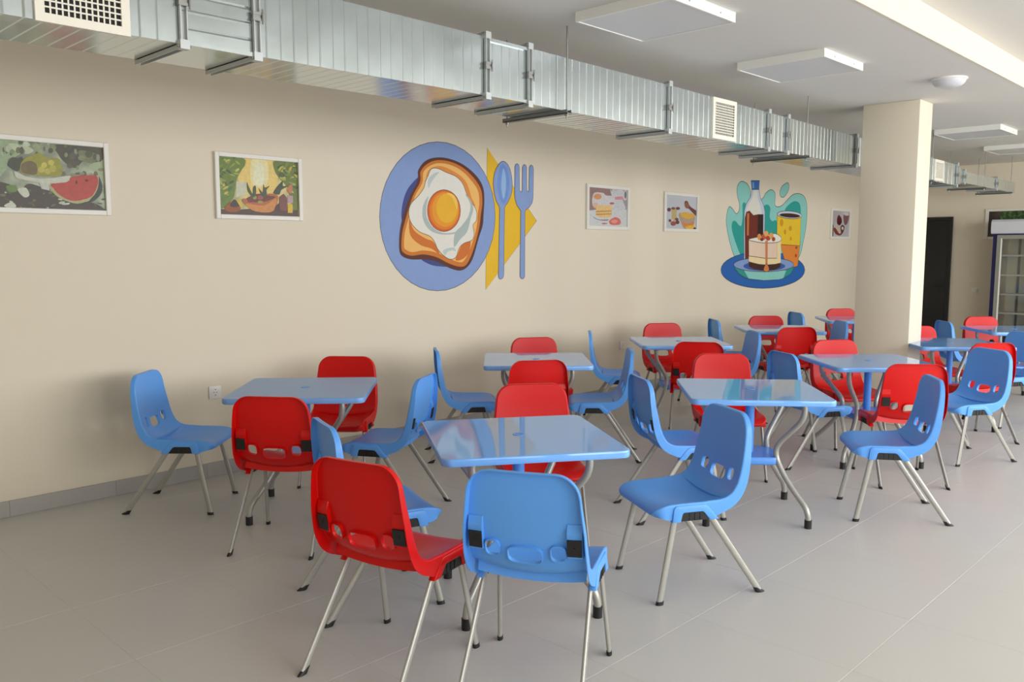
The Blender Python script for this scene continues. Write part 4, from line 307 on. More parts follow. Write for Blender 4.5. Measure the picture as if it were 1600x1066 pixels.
F2 = [((226,196,112),[(-0.12,0.194),(0.13,0.196),(0.138,0.051),(0.098,-0.027),(-0.106,-0.048),(-0.161,0.034)],1,0),((226,214,160),[(-0.05,0.194),(0.057,0.194),(0.064,0.047),(-0.01,-0.0),(-0.068,0.044)],1,0),((224,222,186),[(-0.028,0.159),(0.025,0.157),(0.034,0.045),(-0.01,0.01),(-0.044,0.051)],1,0),((198,196,170),[(-0.173,0.033),(-0.097,0.032),(-0.106,-0.048),(-0.182,-0.078)],0,0),((108,128,56),[(-0.29,0.197),(-0.121,0.193),(-0.105,0.153),(-0.135,0.109),(-0.172,0.044),(-0.186,-0.031),(-0.212,-0.095),(-0.303,-0.14)],1,0),((108,120,56),[(0.124,0.196),(0.309,0.195),(0.295,-0.152),(0.263,-0.153),(0.211,0.011),(0.151,0.074),(0.116,0.131)],1,0),((140,150,80),[(-0.247,0.033),(-0.258,0.028),(-0.279,0.029),(-0.296,0.034),(-0.294,0.041),(-0.276,0.043),(-0.256,0.039)],0,0),((196,176,76),[(-0.23,-0.081),(-0.237,-0.079),(-0.245,-0.07),(-0.247,-0.06),(-0.242,-0.057),(-0.234,-0.063),(-0.228,-0.074)],0,0),((196,176,76),[(-0.237,-0.039),(-0.239,-0.049),(-0.251,-0.058),(-0.264,-0.06),(-0.268,-0.054),(-0.261,-0.044),(-0.247,-0.037)],0,0),((104,126,64),[(-0.27,-0.059),(-0.27,-0.069),(-0.281,-0.085),(-0.295,-0.094),(-0.3,-0.09),(-0.294,-0.076),(-0.28,-0.062)],0,0),((66,90,48),[(-0.191,0.036),(-0.195,0.026),(-0.213,0.015),(-0.23,0.011),(-0.233,0.018),(-0.221,0.03),(-0.202,0.038)],0,0),((104,126,64),[(-0.217,-0.067),(-0.224,-0.076),(-0.242,-0.083),(-0.258,-0.082),(-0.26,-0.074),(-0.246,-0.065),(-0.227,-0.062)],0,0),((160,166,78),[(-0.182,0.156),(-0.186,0.146),(-0.201,0.131),(-0.216,0.121),(-0.219,0.124),(-0.208,0.138),(-0.192,0.152)],0,0),((104,126,64),[(-0.256,-0.083),(-0.263,-0.092),(-0.283,-0.097),(-0.299,-0.096),(-0.3,-0.088),(-0.285,-0.08),(-0.265,-0.078)],0,0),((104,126,64),[(-0.176,0.115),(-0.186,0.11),(-0.203,0.114),(-0.214,0.122),(-0.21,0.13),(-0.195,0.131),(-0.18,0.125)],0,0),((160,166,78),[(-0.151,0.084),(-0.16,0.079),(-0.179,0.078),(-0.194,0.082),(-0.194,0.087),(-0.178,0.09),(-0.159,0.089)],0,0),((186,184,88),[(-0.214,0.176),(-0.217,0.166),(-0.232,0.155),(-0.248,0.153),(-0.252,0.16),(-0.242,0.171),(-0.224,0.179)],0,0),((196,176,76),[(-0.269,0.056),(-0.273,0.048),(-0.283,0.044),(-0.292,0.046),(-0.293,0.054),(-0.286,0.06),(-0.275,0.061)],0,0),((104,126,64),[(-0.253,0.104),(-0.263,0.101),(-0.284,0.104),(-0.299,0.109),(-0.298,0.113),(-0.281,0.113),(-0.261,0.109)],0,0),((140,150,80),[(-0.273,-0.007),(-0.276,-0.017),(-0.291,-0.026),(-0.305,-0.028),(-0.309,-0.021),(-0.299,-0.01),(-0.283,-0.004)],0,0),((84,106,56),[(-0.26,0.193),(-0.257,0.186),(-0.262,0.177),(-0.27,0.172),(-0.276,0.175),(-0.275,0.184),(-0.268,0.192)],0,0),((66,90,48),[(-0.265,0.066),(-0.272,0.067),(-0.28,0.073),(-0.285,0.08),(-0.281,0.084),(-0.273,0.08),(-0.266,0.072)],0,0),((104,126,64),[(-0.253,-0.081),(-0.258,-0.089),(-0.272,-0.095),(-0.284,-0.093),(-0.286,-0.085),(-0.276,-0.078),(-0.261,-0.075)],0,0),((120,138,62),[(-0.167,0.108),(-0.176,0.1),(-0.194,0.097),(-0.208,0.102),(-0.208,0.11),(-0.193,0.116),(-0.175,0.115)],0,0),((186,184,88),[(-0.232,-0.002),(-0.238,-0.012),(-0.257,-0.024),(-0.275,-0.029),(-0.278,-0.024),(-0.264,-0.012),(-0.244,-0.002)],0,0),((104,126,64),[(-0.238,0.103),(-0.247,0.096),(-0.268,0.088),(-0.287,0.086),(-0.288,0.091),(-0.271,0.099),(-0.249,0.105)],0,0),((140,150,80),[(-0.213,0.164),(-0.218,0.155),(-0.233,0.148),(-0.246,0.148),(-0.248,0.155),(-0.237,0.163),(-0.222,0.167)],0,0),((84,106,56),[(-0.21,-0.002),(-0.208,-0.012),(-0.216,-0.027),(-0.229,-0.036),(-0.236,-0.031),(-0.233,-0.018),(-0.221,-0.004)],0,0),((66,90,48),[(-0.241,0.018),(-0.247,0.011),(-0.264,0.004),(-0.278,0.003),(-0.28,0.008),(-0.267,0.016),(-0.25,0.02)],0,0),((66,90,48),[(-0.25,0.08),(-0.258,0.078),(-0.27,0.083),(-0.277,0.09),(-0.273,0.096),(-0.262,0.094),(-0.252,0.087)],0,0),((160,166,78),[(-0.278,0.019),(-0.286,0.018),(-0.297,0.024),(-0.304,0.032),(-0.3,0.036),(-0.29,0.034),(-0.28,0.026)],0,0),((104,126,64),[(-0.248,0.136),(-0.256,0.133),(-0.274,0.135),(-0.288,0.139),(-0.286,0.144),(-0.272,0.145),(-0.254,0.141)],0,0),((186,184,88),[(-0.151,0.121),(-0.152,0.111),(-0.163,0.1),(-0.177,0.096),(-0.182,0.102),(-0.175,0.113),(-0.162,0.122)],0,0),((196,176,76),[(-0.255,0.017),(-0.253,0.009),(-0.259,-0.002),(-0.269,-0.008),(-0.276,-0.004),(-0.274,0.007),(-0.265,0.016)],0,0),((160,166,78),[(-0.142,0.145),(-0.153,0.146),(-0.17,0.156),(-0.18,0.168),(-0.176,0.173),(-0.161,0.167),(-0.145,0.155)],0,0),((160,166,78),[(-0.274,0.002),(-0.283,0.002),(-0.295,0.009),(-0.3,0.019),(-0.296,0.024),(-0.284,0.021),(-0.274,0.011)],0,0),((66,90,48),[(-0.24,-0.002),(-0.249,-0.001),(-0.259,0.008),(-0.263,0.019),(-0.258,0.023),(-0.248,0.018),(-0.24,0.006)],0,0),((104,126,64),[(-0.256,0.185),(-0.266,0.18),(-0.282,0.184),(-0.292,0.193),(-0.287,0.201),(-0.273,0.202),(-0.259,0.194)],0,0),((66,90,48),[(-0.275,0.048),(-0.286,0.047),(-0.299,0.055),(-0.304,0.067),(-0.298,0.073),(-0.285,0.069),(-0.275,0.058)],0,0),((120,138,62),[(-0.176,0.052),(-0.186,0.055),(-0.2,0.067),(-0.208,0.08),(-0.204,0.083),(-0.191,0.074),(-0.179,0.06)],0,0),((104,126,64),[(-0.208,-0.082),(-0.217,-0.082),(-0.232,-0.075),(-0.243,-0.067),(-0.24,-0.064),(-0.227,-0.067),(-0.213,-0.075)],0,0),((84,106,56),[(-0.264,0.092),(-0.273,0.094),(-0.284,0.104),(-0.288,0.116),(-0.283,0.12),(-0.272,0.113),(-0.264,0.101)],0,0),((66,90,48),[(-0.21,0.083),(-0.221,0.083),(-0.24,0.094),(-0.251,0.106),(-0.247,0.112),(-0.23,0.106),(-0.213,0.093)],0,0),((120,138,62),[(-0.268,0.141),(-0.27,0.131),(-0.282,0.119),(-0.295,0.114),(-0.3,0.12),(-0.293,0.132),(-0.279,0.141)],0,0),((160,166,78),[(-0.181,0.069),(-0.191,0.067),(-0.211,0.07),(-0.226,0.075),(-0.225,0.079),(-0.208,0.079),(-0.189,0.074)],0,0),((66,90,48),[(-0.171,0.193),(-0.177,0.187),(-0.19,0.185),(-0.2,0.189),(-0.2,0.196),(-0.189,0.2),(-0.176,0.199)],0,0),((84,106,56),[(-0.271,0.118),(-0.271,0.107),(-0.282,0.09),(-0.296,0.079),(-0.303,0.083),(-0.296,0.099),(-0.282,0.114)],0,0),((84,106,56),[(-0.263,0.054),(-0.273,0.049),(-0.293,0.047),(-0.31,0.049),(-0.31,0.053),(-0.293,0.057),(-0.272,0.057)],0,0),((140,150,80),[(-0.246,0.11),(-0.25,0.102),(-0.264,0.095),(-0.276,0.093),(-0.278,0.098),(-0.269,0.107),(-0.255,0.112)],0,0),((104,126,64),[(-0.263,-0.099),(-0.271,-0.102),(-0.281,-0.1),(-0.287,-0.093),(-0.284,-0.087),(-0.274,-0.086),(-0.265,-0.092)],0,0),((160,166,78),[(-0.242,0.169),(-0.249,0.164),(-0.259,0.165),(-0.265,0.17),(-0.263,0.176),(-0.254,0.178),(-0.245,0.175)],0,0),((84,106,56),[(-0.222,0.016),(-0.228,0.009),(-0.245,0.002),(-0.26,0.002),(-0.262,0.007),(-0.249,0.015),(-0.231,0.019)],0,0),((104,126,64),[(0.259,0.066),(0.259,0.055),(0.246,0.035),(0.231,0.022),(0.225,0.025),(0.233,0.042),(0.248,0.061)],0,0),((120,138,62),[(0.224,0.174),(0.22,0.164),(0.205,0.148),(0.189,0.139),(0.185,0.142),(0.195,0.156),(0.213,0.17)],0,0),((66,90,48),[(0.16,0.136),(0.15,0.135),(0.142,0.142),(0.14,0.151),(0.147,0.156),(0.157,0.153),(0.163,0.144)],0,0),((104,126,64),[(0.294,0.012),(0.283,0.005),(0.262,0.005),(0.246,0.011),(0.248,0.019),(0.265,0.023),(0.286,0.02)],0,0),((84,106,56),[(0.198,0.118),(0.191,0.112),(0.174,0.106),(0.16,0.105),(0.158,0.11),(0.171,0.117),(0.189,0.121)],0,0),((104,126,64),[(0.26,0.065),(0.252,0.065),(0.241,0.072),(0.236,0.08),(0.239,0.083),(0.249,0.08),(0.258,0.072)],0,0),((196,176,76),[(0.208,0.077),(0.196,0.07),(0.173,0.07),(0.156,0.077),(0.158,0.086),(0.177,0.09),(0.199,0.086)],0,0),((186,184,88),[(0.29,0.18),(0.28,0.179),(0.271,0.186),(0.27,0.195),(0.277,0.201),(0.288,0.198),(0.294,0.189)],0,0),((160,166,78),[(0.187,0.163),(0.182,0.153),(0.165,0.138),(0.148,0.13),(0.144,0.134),(0.156,0.147),(0.175,0.16)],0,0),((104,126,64),[(0.219,0.1),(0.209,0.1),(0.199,0.108),(0.196,0.119),(0.203,0.124),(0.214,0.119),(0.221,0.108)],0,0),((104,126,64),[(0.27,-0.008),(0.263,-0.018),(0.246,-0.024),(0.23,-0.021),(0.229,-0.012),(0.242,-0.004),(0.261,-0.002)],0,0),((196,176,76),[(0.286,0.153),(0.277,0.153),(0.267,0.159),(0.263,0.168),(0.269,0.173),(0.279,0.17),(0.287,0.161)],0,0),((196,176,76),[(0.221,0.13),(0.211,0.123),(0.187,0.117),(0.167,0.118),(0.166,0.125),(0.185,0.132),(0.209,0.135)],0,0),((66,90,48),[(0.298,0.158),(0.288,0.153),(0.266,0.151),(0.249,0.153),(0.249,0.158),(0.267,0.162),(0.289,0.162)],0,0),((66,90,48),[(0.314,0.011),(0.302,0.005),(0.281,0.005),(0.266,0.013),(0.269,0.021),(0.286,0.024),(0.306,0.02)],0,0),((186,184,88),[(0.266,-0.025),(0.257,-0.026),(0.244,-0.02),(0.237,-0.011),(0.241,-0.006),(0.253,-0.009),(0.264,-0.018)],0,0),((186,184,88),[(0.213,0.128),(0.214,0.119),(0.203,0.108),(0.19,0.103),(0.184,0.109),(0.19,0.12),(0.203,0.129)],0,0),((186,184,88),[(0.313,0.085),(0.302,0.082),(0.287,0.09),(0.279,0.101),(0.286,0.108),(0.301,0.105),(0.313,0.095)],0,0),((120,138,62),[(0.276,0.082),(0.264,0.081),(0.243,0.088),(0.228,0.098),(0.232,0.104),(0.251,0.101),(0.27,0.091)],0,0),((186,184,88),[(0.318,0.085),(0.305,0.084),(0.283,0.093),(0.271,0.105),(0.275,0.112),(0.294,0.108),(0.313,0.096)],0,0),((66,90,48),[(0.183,0.169),(0.18,0.162),(0.168,0.154),(0.157,0.151),(0.154,0.156),(0.162,0.164),(0.175,0.17)],0,0),((84,106,56),[(0.216,0.083),(0.205,0.085),(0.187,0.097),(0.176,0.111),(0.181,0.115),(0.197,0.107),(0.213,0.093)],0,0),((120,138,62),[(0.228,0.093),(0.22,0.093),(0.211,0.1),(0.208,0.109),(0.213,0.113),(0.223,0.109),(0.229,0.1)],0,0),((140,150,80),[(0.167,0.131),(0.163,0.125),(0.153,0.122),(0.144,0.124),(0.143,0.13),(0.151,0.135),(0.162,0.136)],0,0),((196,176,76),[(0.259,0.163),(0.259,0.154),(0.248,0.142),(0.235,0.136),(0.23,0.14),(0.236,0.152),(0.249,0.162)],0,0),((120,138,62),[(0.231,0.115),(0.227,0.106),(0.213,0.096),(0.199,0.093),(0.195,0.099),(0.205,0.109),(0.221,0.116)],0,0),((140,150,80),[(0.271,0.038),(0.26,0.035),(0.239,0.04),(0.224,0.048),(0.227,0.053),(0.244,0.052),(0.264,0.045)],0,0),((66,90,48),[(0.275,0.027),(0.273,0.018),(0.261,0.012),(0.25,0.014),(0.247,0.022),(0.254,0.031),(0.267,0.033)],0,0),((196,176,76),[(0.273,0.092),(0.267,0.084),(0.251,0.076),(0.236,0.072),(0.234,0.076),(0.246,0.085),(0.263,0.092)],0,0),((160,166,78),[(0.284,0.033),(0.276,0.027),(0.262,0.028),(0.254,0.036),(0.258,0.044),(0.27,0.047),(0.282,0.042)],0,0),((160,166,78),[(0.208,0.062),(0.195,0.058),(0.172,0.061),(0.155,0.07),(0.158,0.077),(0.178,0.077),(0.2,0.071)],0,0),((160,166,78),[(0.252,0.142),(0.25,0.134),(0.237,0.122),(0.223,0.116),(0.219,0.121),(0.227,0.132),(0.242,0.141)],0,0),((104,126,64),[(0.185,0.1),(0.179,0.094),(0.164,0.088),(0.15,0.088),(0.149,0.093),(0.161,0.1),(0.176,0.103)],0,0),((66,90,48),[(0.305,0.195),(0.301,0.186),(0.288,0.179),(0.275,0.18),(0.273,0.188),(0.282,0.196),(0.297,0.199)],0,0),((120,138,62),[(0.236,0.12),(0.237,0.11),(0.227,0.098),(0.214,0.093),(0.207,0.098),(0.212,0.11),(0.224,0.12)],0,0),((120,138,62),[(0.23,0.195),(0.231,0.184),(0.219,0.17),(0.204,0.163),(0.197,0.168),(0.203,0.182),(0.218,0.194)],0,0),((104,126,64),[(0.294,0.071),(0.282,0.065),(0.259,0.066),(0.243,0.073),(0.245,0.081),(0.264,0.084),(0.286,0.08)],0,0),((186,184,88),[(0.207,0.152),(0.203,0.143),(0.189,0.131),(0.175,0.125),(0.171,0.128),(0.181,0.14),(0.197,0.15)],0,0),((66,90,48),[(0.295,0.11),(0.285,0.108),(0.276,0.113),(0.275,0.122),(0.282,0.128),(0.292,0.127),(0.298,0.119)],0,0),((66,90,48),[(0.316,0.109),(0.304,0.104),(0.284,0.107),(0.272,0.117),(0.276,0.126),(0.294,0.127),(0.311,0.119)],0,0),((196,176,76),[(0.226,0.006),(0.22,0.002),(0.209,0.003),(0.202,0.008),(0.203,0.013),(0.213,0.015),(0.223,0.011)],0,0),((186,184,88),[(0.199,0.094),(0.191,0.086),(0.173,0.083),(0.159,0.085),(0.159,0.092),(0.173,0.098),(0.19,0.099)],0,0),((84,106,56),[(0.214,0.104),(0.201,0.106),(0.186,0.119),(0.181,0.135),(0.189,0.141),(0.204,0.132),(0.215,0.116)],0,0),((160,166,78),[(0.195,0.151),(0.187,0.144),(0.175,0.145),(0.167,0.151),(0.169,0.159),(0.181,0.162),(0.192,0.159)],0,0),((186,184,88),[(0.173,0.158),(0.174,0.149),(0.166,0.134),(0.154,0.125),(0.147,0.128),(0.152,0.141),(0.163,0.155)],0,0),((140,150,80),[(0.242,0.109),(0.231,0.111),(0.215,0.122),(0.206,0.133),(0.21,0.137),(0.224,0.13),(0.238,0.118)],0,0),((84,100,58),[(0.201,0.098),(0.198,0.09),(0.188,0.083),(0.176,0.08),(0.163,0.082),(0.154,0.087),(0.151,0.095),(0.155,0.104),(0.164,0.11),(0.177,0.113),(0.189,0.112),(0.198,0.107)],0,0),((84,64,54),[(-0.305,-0.156),(-0.214,-0.163),(-0.063,-0.147),(0.106,-0.152),(0.295,-0.146),(0.294,-0.194),(-0.307,-0.197)],0,0),((176,104,60),[(-0.136,-0.084),(-0.06,-0.078),(0.061,-0.04),(0.134,-0.047),(0.133,-0.091),(0.094,-0.158),(-0.039,-0.141),(-0.115,-0.123)],1,0),((204,136,72),[(-0.114,-0.115),(0.022,-0.123),(0.121,-0.07),(0.1,-0.153),(0.032,-0.171),(-0.063,-0.158)],1,0),((112,62,50),[(-0.107,-0.085),(-0.059,-0.056),(-0.011,-0.043),(0.061,-0.051),(0.115,-0.059),(0.059,-0.089),(-0.037,-0.104)],1,0),((160,84,90),[(0.021,-0.069),(0.018,-0.077),(0.01,-0.083),(-0.001,-0.086),(-0.012,-0.084),(-0.019,-0.079),(-0.022,-0.071),(-0.019,-0.063),(-0.011,-0.056),(0.0,-0.054),(0.011,-0.055),(0.019,-0.061)],0,0),((140,150,70),[(-0.027,-0.071),(-0.029,-0.077),(-0.035,-0.082),(-0.043,-0.084),(-0.05,-0.083),(-0.056,-0.079),(-0.058,-0.072),(-0.055,-0.066),(-0.05,-0.061),(-0.042,-0.059),(-0.034,-0.06),(-0.029,-0.065)],0,0),((120,60,66),[(-0.057,-0.094),(-0.06,-0.1),(-0.068,-0.105),(-0.079,-0.107),(-0.089,-0.106),(-0.097,-0.102),(-0.1,-0.095),(-0.097,-0.089),(-0.089,-0.084),(-0.078,-0.082),(-0.067,-0.083),(-0.06,-0.087)],0,0),((150,150,72),[(0.02,-0.099),(0.017,-0.104),(0.009,-0.107),(-0.002,-0.109),(-0.013,-0.108),(-0.02,-0.105),(-0.023,-0.1),(-0.02,-0.095),(-0.012,-0.091),(-0.001,-0.09),(0.01,-0.091),(0.017,-0.094)],0,0),((70,86,62),[(-0.097,0.032),(-0.087,0.006),(-0.059,-0.046),(-0.052,-0.003),(-0.033,0.009),(-0.035,-0.05),(-0.06,-0.067),(-0.094,-0.026)],1,0),((72,84,66),[(-0.01,-0.006),(0.019,-0.031),(0.027,0.023),(0.038,0.002),(0.075,0.015),(0.05,-0.013),(0.049,-0.046),(0.018,-0.064)],1,0),((66,74,56),[(0.104,-0.027),(0.175,0.053),(0.18,0.021),(0.218,0.023),(0.167,-0.008),(0.147,-0.041)],1,0),((150,82,44),[(-0.27,-0.155),(-0.252,-0.128),(-0.212,-0.105),(-0.167,-0.119),(-0.151,-0.15),(-0.18,-0.173),(-0.237,-0.174)],1,0),((70,58,56),[(-0.23,-0.132),(-0.194,-0.089),(-0.161,-0.13),(-0.196,-0.142)],1,0),((210,180,50),[(-0.183,-0.094),(-0.154,-0.09),(-0.133,-0.134),(-0.15,-0.145)],0,0),((190,120,84),[(0.21,-0.011),(0.224,0.023),(0.25,0.035),(0.258,0.008),(0.241,-0.031)],1,0),((120,76,66),[(0.149,-0.058),(0.184,-0.034),(0.209,-0.061),(0.209,-0.155),(0.146,-0.151)],0,0),((176,150,150),[(0.216,-0.044),(0.257,-0.045),(0.258,-0.097),(0.211,-0.096)],0,0),((212,176,50),[(0.214,-0.105),(0.254,-0.104),(0.252,-0.167),(0.212,-0.168)],0,0),((80,58,52),[(0.113,-0.125),(0.145,-0.102),(0.146,-0.157),(0.106,-0.152)],0,0)]
F3 = [((150,120,118),[(-0.307,0.205),(0.061,0.204),(0.065,-0.002),(-0.304,-0.04)],0,0),((160,150,150),[(0.175,0.205),(0.335,0.207),(0.333,-0.01),(0.208,-0.014)],0,0),((204,206,206),[(-0.309,-0.04),(-0.103,-0.016),(0.333,-0.01),(0.333,-0.2),(-0.31,-0.199)],0,0),((206,202,202),[(-0.242,0.129),(-0.092,0.145),(-0.036,0.122),(0.091,0.111),(0.093,-0.001),(-0.226,-0.012)],1,0),((200,200,202),[(0.032,0.194),(0.09,0.137),(0.146,0.182),(0.233,0.2),(0.263,0.145),(0.25,0.083),(0.296,0.006),(0.238,-0.022),(0.093,-0.018),(0.12,0.069),(0.062,0.118)],1,0),((214,140,150),[(0.112,0.112),(0.249,0.127),(0.25,0.092),(0.113,0.084)],0,0),((206,204,206),[(0.331,0.139),(0.327,0.116),(0.316,0.097),(0.3,0.086),(0.282,0.086),(0.265,0.095),(0.253,0.113),(0.249,0.135),(0.252,0.158),(0.263,0.177),(0.279,0.188),(0.298,0.189),(0.314,0.179),(0.326,0.162)],0,0),((120,116,118),[(0.313,0.143),(0.312,0.126),(0.306,0.112),(0.298,0.104),(0.289,0.104),(0.28,0.111),(0.274,0.124),(0.272,0.141),(0.274,0.157),(0.279,0.171),(0.287,0.179),(0.296,0.179),(0.305,0.172),(0.311,0.159)],0,0),((214,150,100),[(-0.108,0.106),(-0.114,0.093),(-0.132,0.083),(-0.159,0.076),(-0.188,0.075),(-0.214,0.079),(-0.232,0.088),(-0.239,0.1),(-0.232,0.113),(-0.215,0.124),(-0.189,0.13),(-0.16,0.132),(-0.133,0.127),(-0.115,0.118)],0,0),((216,176,150),[(-0.165,0.015),(-0.171,0.001),(-0.185,-0.01),(-0.206,-0.015),(-0.226,-0.012),(-0.241,-0.002),(-0.247,0.012),(-0.241,0.026),(-0.227,0.037),(-0.207,0.042),(-0.186,0.039),(-0.171,0.029)],0,0),((226,190,126),[(-0.193,0.018),(0.064,0.024),(0.059,-0.088),(0.01,-0.103),(-0.129,-0.106),(-0.2,-0.087)],0,0),((190,140,84),[(-0.201,-0.041),(0.058,-0.028),(0.058,-0.038),(-0.201,-0.054)],0,0),((190,140,84),[(-0.201,-0.07),(0.059,-0.058),(0.059,-0.068),(-0.2,-0.083)],0,0),((150,140,146),[(-0.252,-0.097),(-0.156,-0.124),(0.01,-0.12),(-0.031,-0.138),(-0.183,-0.129)],1,0),((170,110,110),[(0.106,0.047),(0.098,0.039),(0.077,0.034),(0.051,0.033),(0.03,0.037),(0.021,0.044),(0.029,0.051),(0.05,0.056),(0.077,0.057),(0.098,0.054)],0,0),((214,110,104),[(0.018,-0.137),(0.067,-0.11),(0.124,-0.095),(0.196,-0.11),(0.219,-0.149),(0.183,-0.172),(0.068,-0.176),(0.028,-0.162)],1,0),((228,150,130),[(0.168,-0.137),(0.16,-0.147),(0.139,-0.155),(0.111,-0.158),(0.082,-0.156),(0.061,-0.149),(0.053,-0.14),(0.061,-0.13),(0.081,-0.123),(0.11,-0.12),(0.139,-0.122),(0.16,-0.128)],0,0),((190,120,124),[(-0.008,-0.163),(-0.018,-0.168),(-0.043,-0.172),(-0.074,-0.173),(-0.099,-0.17),(-0.109,-0.165),(-0.099,-0.16),(-0.074,-0.156),(-0.043,-0.156),(-0.018,-0.158)],0,0)]
F4 = [((110,64,58),[(0.066,0.125),(0.127,0.132),(0.182,0.077),(0.328,0.024),(0.327,-0.035),(0.148,0.051),(0.077,0.063)],1,0),((140,90,70),[(0.154,0.094),(0.161,0.075),(0.155,0.058),(0.137,0.048),(0.112,0.048),(0.087,0.057),(0.069,0.074),(0.062,0.092),(0.068,0.109),(0.086,0.119),(0.11,0.119),(0.135,0.11)],0,0),((190,170,110),[(-0.197,0.025),(-0.095,0.038),(-0.091,-0.075),(-0.193,-0.083)],0,0),((110,64,66),[(-0.207,0.025),(-0.214,0.011),(-0.234,0.003),(-0.259,0.002),(-0.279,0.009),(-0.287,0.022),(-0.28,0.036),(-0.26,0.044),(-0.235,0.045),(-0.215,0.038)],0,0),((120,90,70),[(-0.119,0.042),(-0.127,0.033),(-0.149,0.027),(-0.176,0.026),(-0.199,0.03),(-0.207,0.039),(-0.199,0.048),(-0.177,0.054),(-0.15,0.055),(-0.128,0.051)],0,0),((116,60,58),[(-0.025,0.045),(-0.033,0.035),(-0.055,0.028),(-0.083,0.027),(-0.105,0.032),(-0.114,0.042),(-0.106,0.052),(-0.084,0.059),(-0.057,0.06),(-0.034,0.055)],0,0),((110,70,60),[(-0.196,-0.097),(-0.201,-0.107),(-0.216,-0.113),(-0.235,-0.114),(-0.25,-0.108),(-0.256,-0.098),(-0.251,-0.088),(-0.236,-0.082),(-0.217,-0.081),(-0.202,-0.087)],0,0),((150,80,76),[(-0.1,-0.127),(-0.11,-0.143),(-0.139,-0.153),(-0.174,-0.154),(-0.203,-0.145),(-0.215,-0.13),(-0.204,-0.114),(-0.176,-0.104),(-0.14,-0.103),(-0.111,-0.112)],0,0),((96,70,62),[(-0.031,-0.112),(-0.039,-0.125),(-0.059,-0.134),(-0.085,-0.134),(-0.105,-0.127),(-0.114,-0.114),(-0.106,-0.1),(-0.086,-0.091),(-0.061,-0.091),(-0.04,-0.098)],0,0),((112,70,70),[(-0.05,-0.079),(-0.057,-0.089),(-0.078,-0.096),(-0.103,-0.096),(-0.124,-0.091),(-0.132,-0.081),(-0.124,-0.071),(-0.104,-0.064),(-0.079,-0.063),(-0.058,-0.069)],0,0),((200,150,140),[(-0.102,-0.094),(-0.108,-0.102),(-0.123,-0.107),(-0.142,-0.108),(-0.158,-0.103),(-0.164,-0.096),(-0.158,-0.088),(-0.143,-0.083),(-0.124,-0.082),(-0.109,-0.087)],0,0),((176,150,130),[(-0.034,-0.007),(0.267,-0.017),(0.262,-0.134),(0.104,-0.195),(-0.004,-0.111)],1,0),((218,168,72),[(-0.008,-0.006),(0.114,0.007),(0.276,-0.017),(0.241,-0.057),(0.117,-0.07),(0.011,-0.044)],1,0),((214,130,60),[(0.022,-0.11),(0.119,-0.127),(0.27,-0.104),(0.254,-0.144),(0.156,-0.165),(0.05,-0.148)],1,0),((224,176,70),[(0.103,-0.156),(0.263,-0.144),(0.301,-0.199),(0.158,-0.2)],1,0),((60,56,40),[(0.324,-0.181),(0.319,-0.193),(0.302,-0.2),(0.282,-0.201),(0.266,-0.194),(0.259,-0.183),(0.265,-0.171),(0.281,-0.164),(0.301,-0.163),(0.318,-0.17)],0,0)]
F5 = [((176,170,172),[(-0.299,0.197),(0.043,0.2),(-0.108,0.098),(-0.21,0.002),(-0.289,-0.0)],1,0),((84,14,30),[(-0.123,0.004),(-0.13,0.077),(-0.079,0.132),(-0.021,0.114),(0.031,0.081),(0.042,0.021),(-0.032,-0.021)],1,0),((130,86,84),[(0.099,0.137),(0.302,0.171),(0.288,0.068),(0.212,-0.009),(0.128,0.009)],1,0),((206,204,206),[(0.112,0.171),(0.277,0.17),(0.281,0.136),(0.148,0.132)],1,0),((134,58,48),[(-0.233,-0.092),(-0.188,-0.058),(0.011,-0.128),(0.062,-0.155),(-0.033,-0.173),(-0.164,-0.151)],1,0),((200,180,160),[(-0.189,-0.051),(-0.128,-0.023),(-0.045,-0.048),(0.019,-0.128),(-0.036,-0.143),(-0.138,-0.084)],1,0),((100,64,60),[(0.003,-0.047),(0.081,-0.012),(0.15,-0.045),(0.108,-0.127),(0.045,-0.141)],1,0),((210,190,184),[(0.117,-0.062),(0.113,-0.075),(0.099,-0.084),(0.08,-0.087),(0.06,-0.084),(0.045,-0.076),(0.039,-0.064),(0.043,-0.051),(0.056,-0.042),(0.075,-0.039),(0.095,-0.041),(0.11,-0.05)],0,0),((110,100,98),[(-0.317,-0.193),(-0.286,-0.027),(-0.238,-0.039),(-0.24,-0.185),(-0.27,-0.2)],1,0),((60,48,48),[(-0.247,-0.191),(-0.255,-0.197),(-0.279,-0.201),(-0.308,-0.202),(-0.331,-0.198),(-0.341,-0.192),(-0.333,-0.186),(-0.31,-0.182),(-0.28,-0.181),(-0.257,-0.185)],0,0)]
def picture(label, cx, cz, hw, hh, shapes, base, rail=.03):
    r = empty('framed_picture', (cx, YW, cz)); tag(r, label, 'picture', 'white framed food prints')
    def vert(x0, x1): return lambda b: bx(b, x0, x1, -.025, 0, -hh, hh, .003, 1)
    def hor(z0, z1): return lambda b: bx(b, -hw+rail, hw-rail, -.024, 0, z0, z1, .003, 1)
    one('frame_rail', vert(-hw, -hw+rail), M['frame'], r); one('frame_rail', vert(hw-rail, hw), M['frame'], r)
    one('frame_rail', hor(-hh, -hh+rail), M['frame'], r); one('frame_rail', hor(hh-rail, hh), M['frame'], r)
    flat_art('print', shapes, r, (0, -.008, 0), (hw-rail, hh-rail), base, .00003, .002, .35)
picture('framed watermelon and grapes print, cut by the left edge of the view', 1.72, 1.97, .332, .218, F1, foliage_print('print_garden_blur', [(70, 72, 56), (120, 128, 96), (176, 186, 150)], 6))
picture('framed print of an olive harvest still life in a sunlit grove', 3.065, 1.975, .332, .222, F2, foliage_print('print_grove_blur', [(120, 130, 70), (188, 170, 96), (214, 196, 130)], 9))
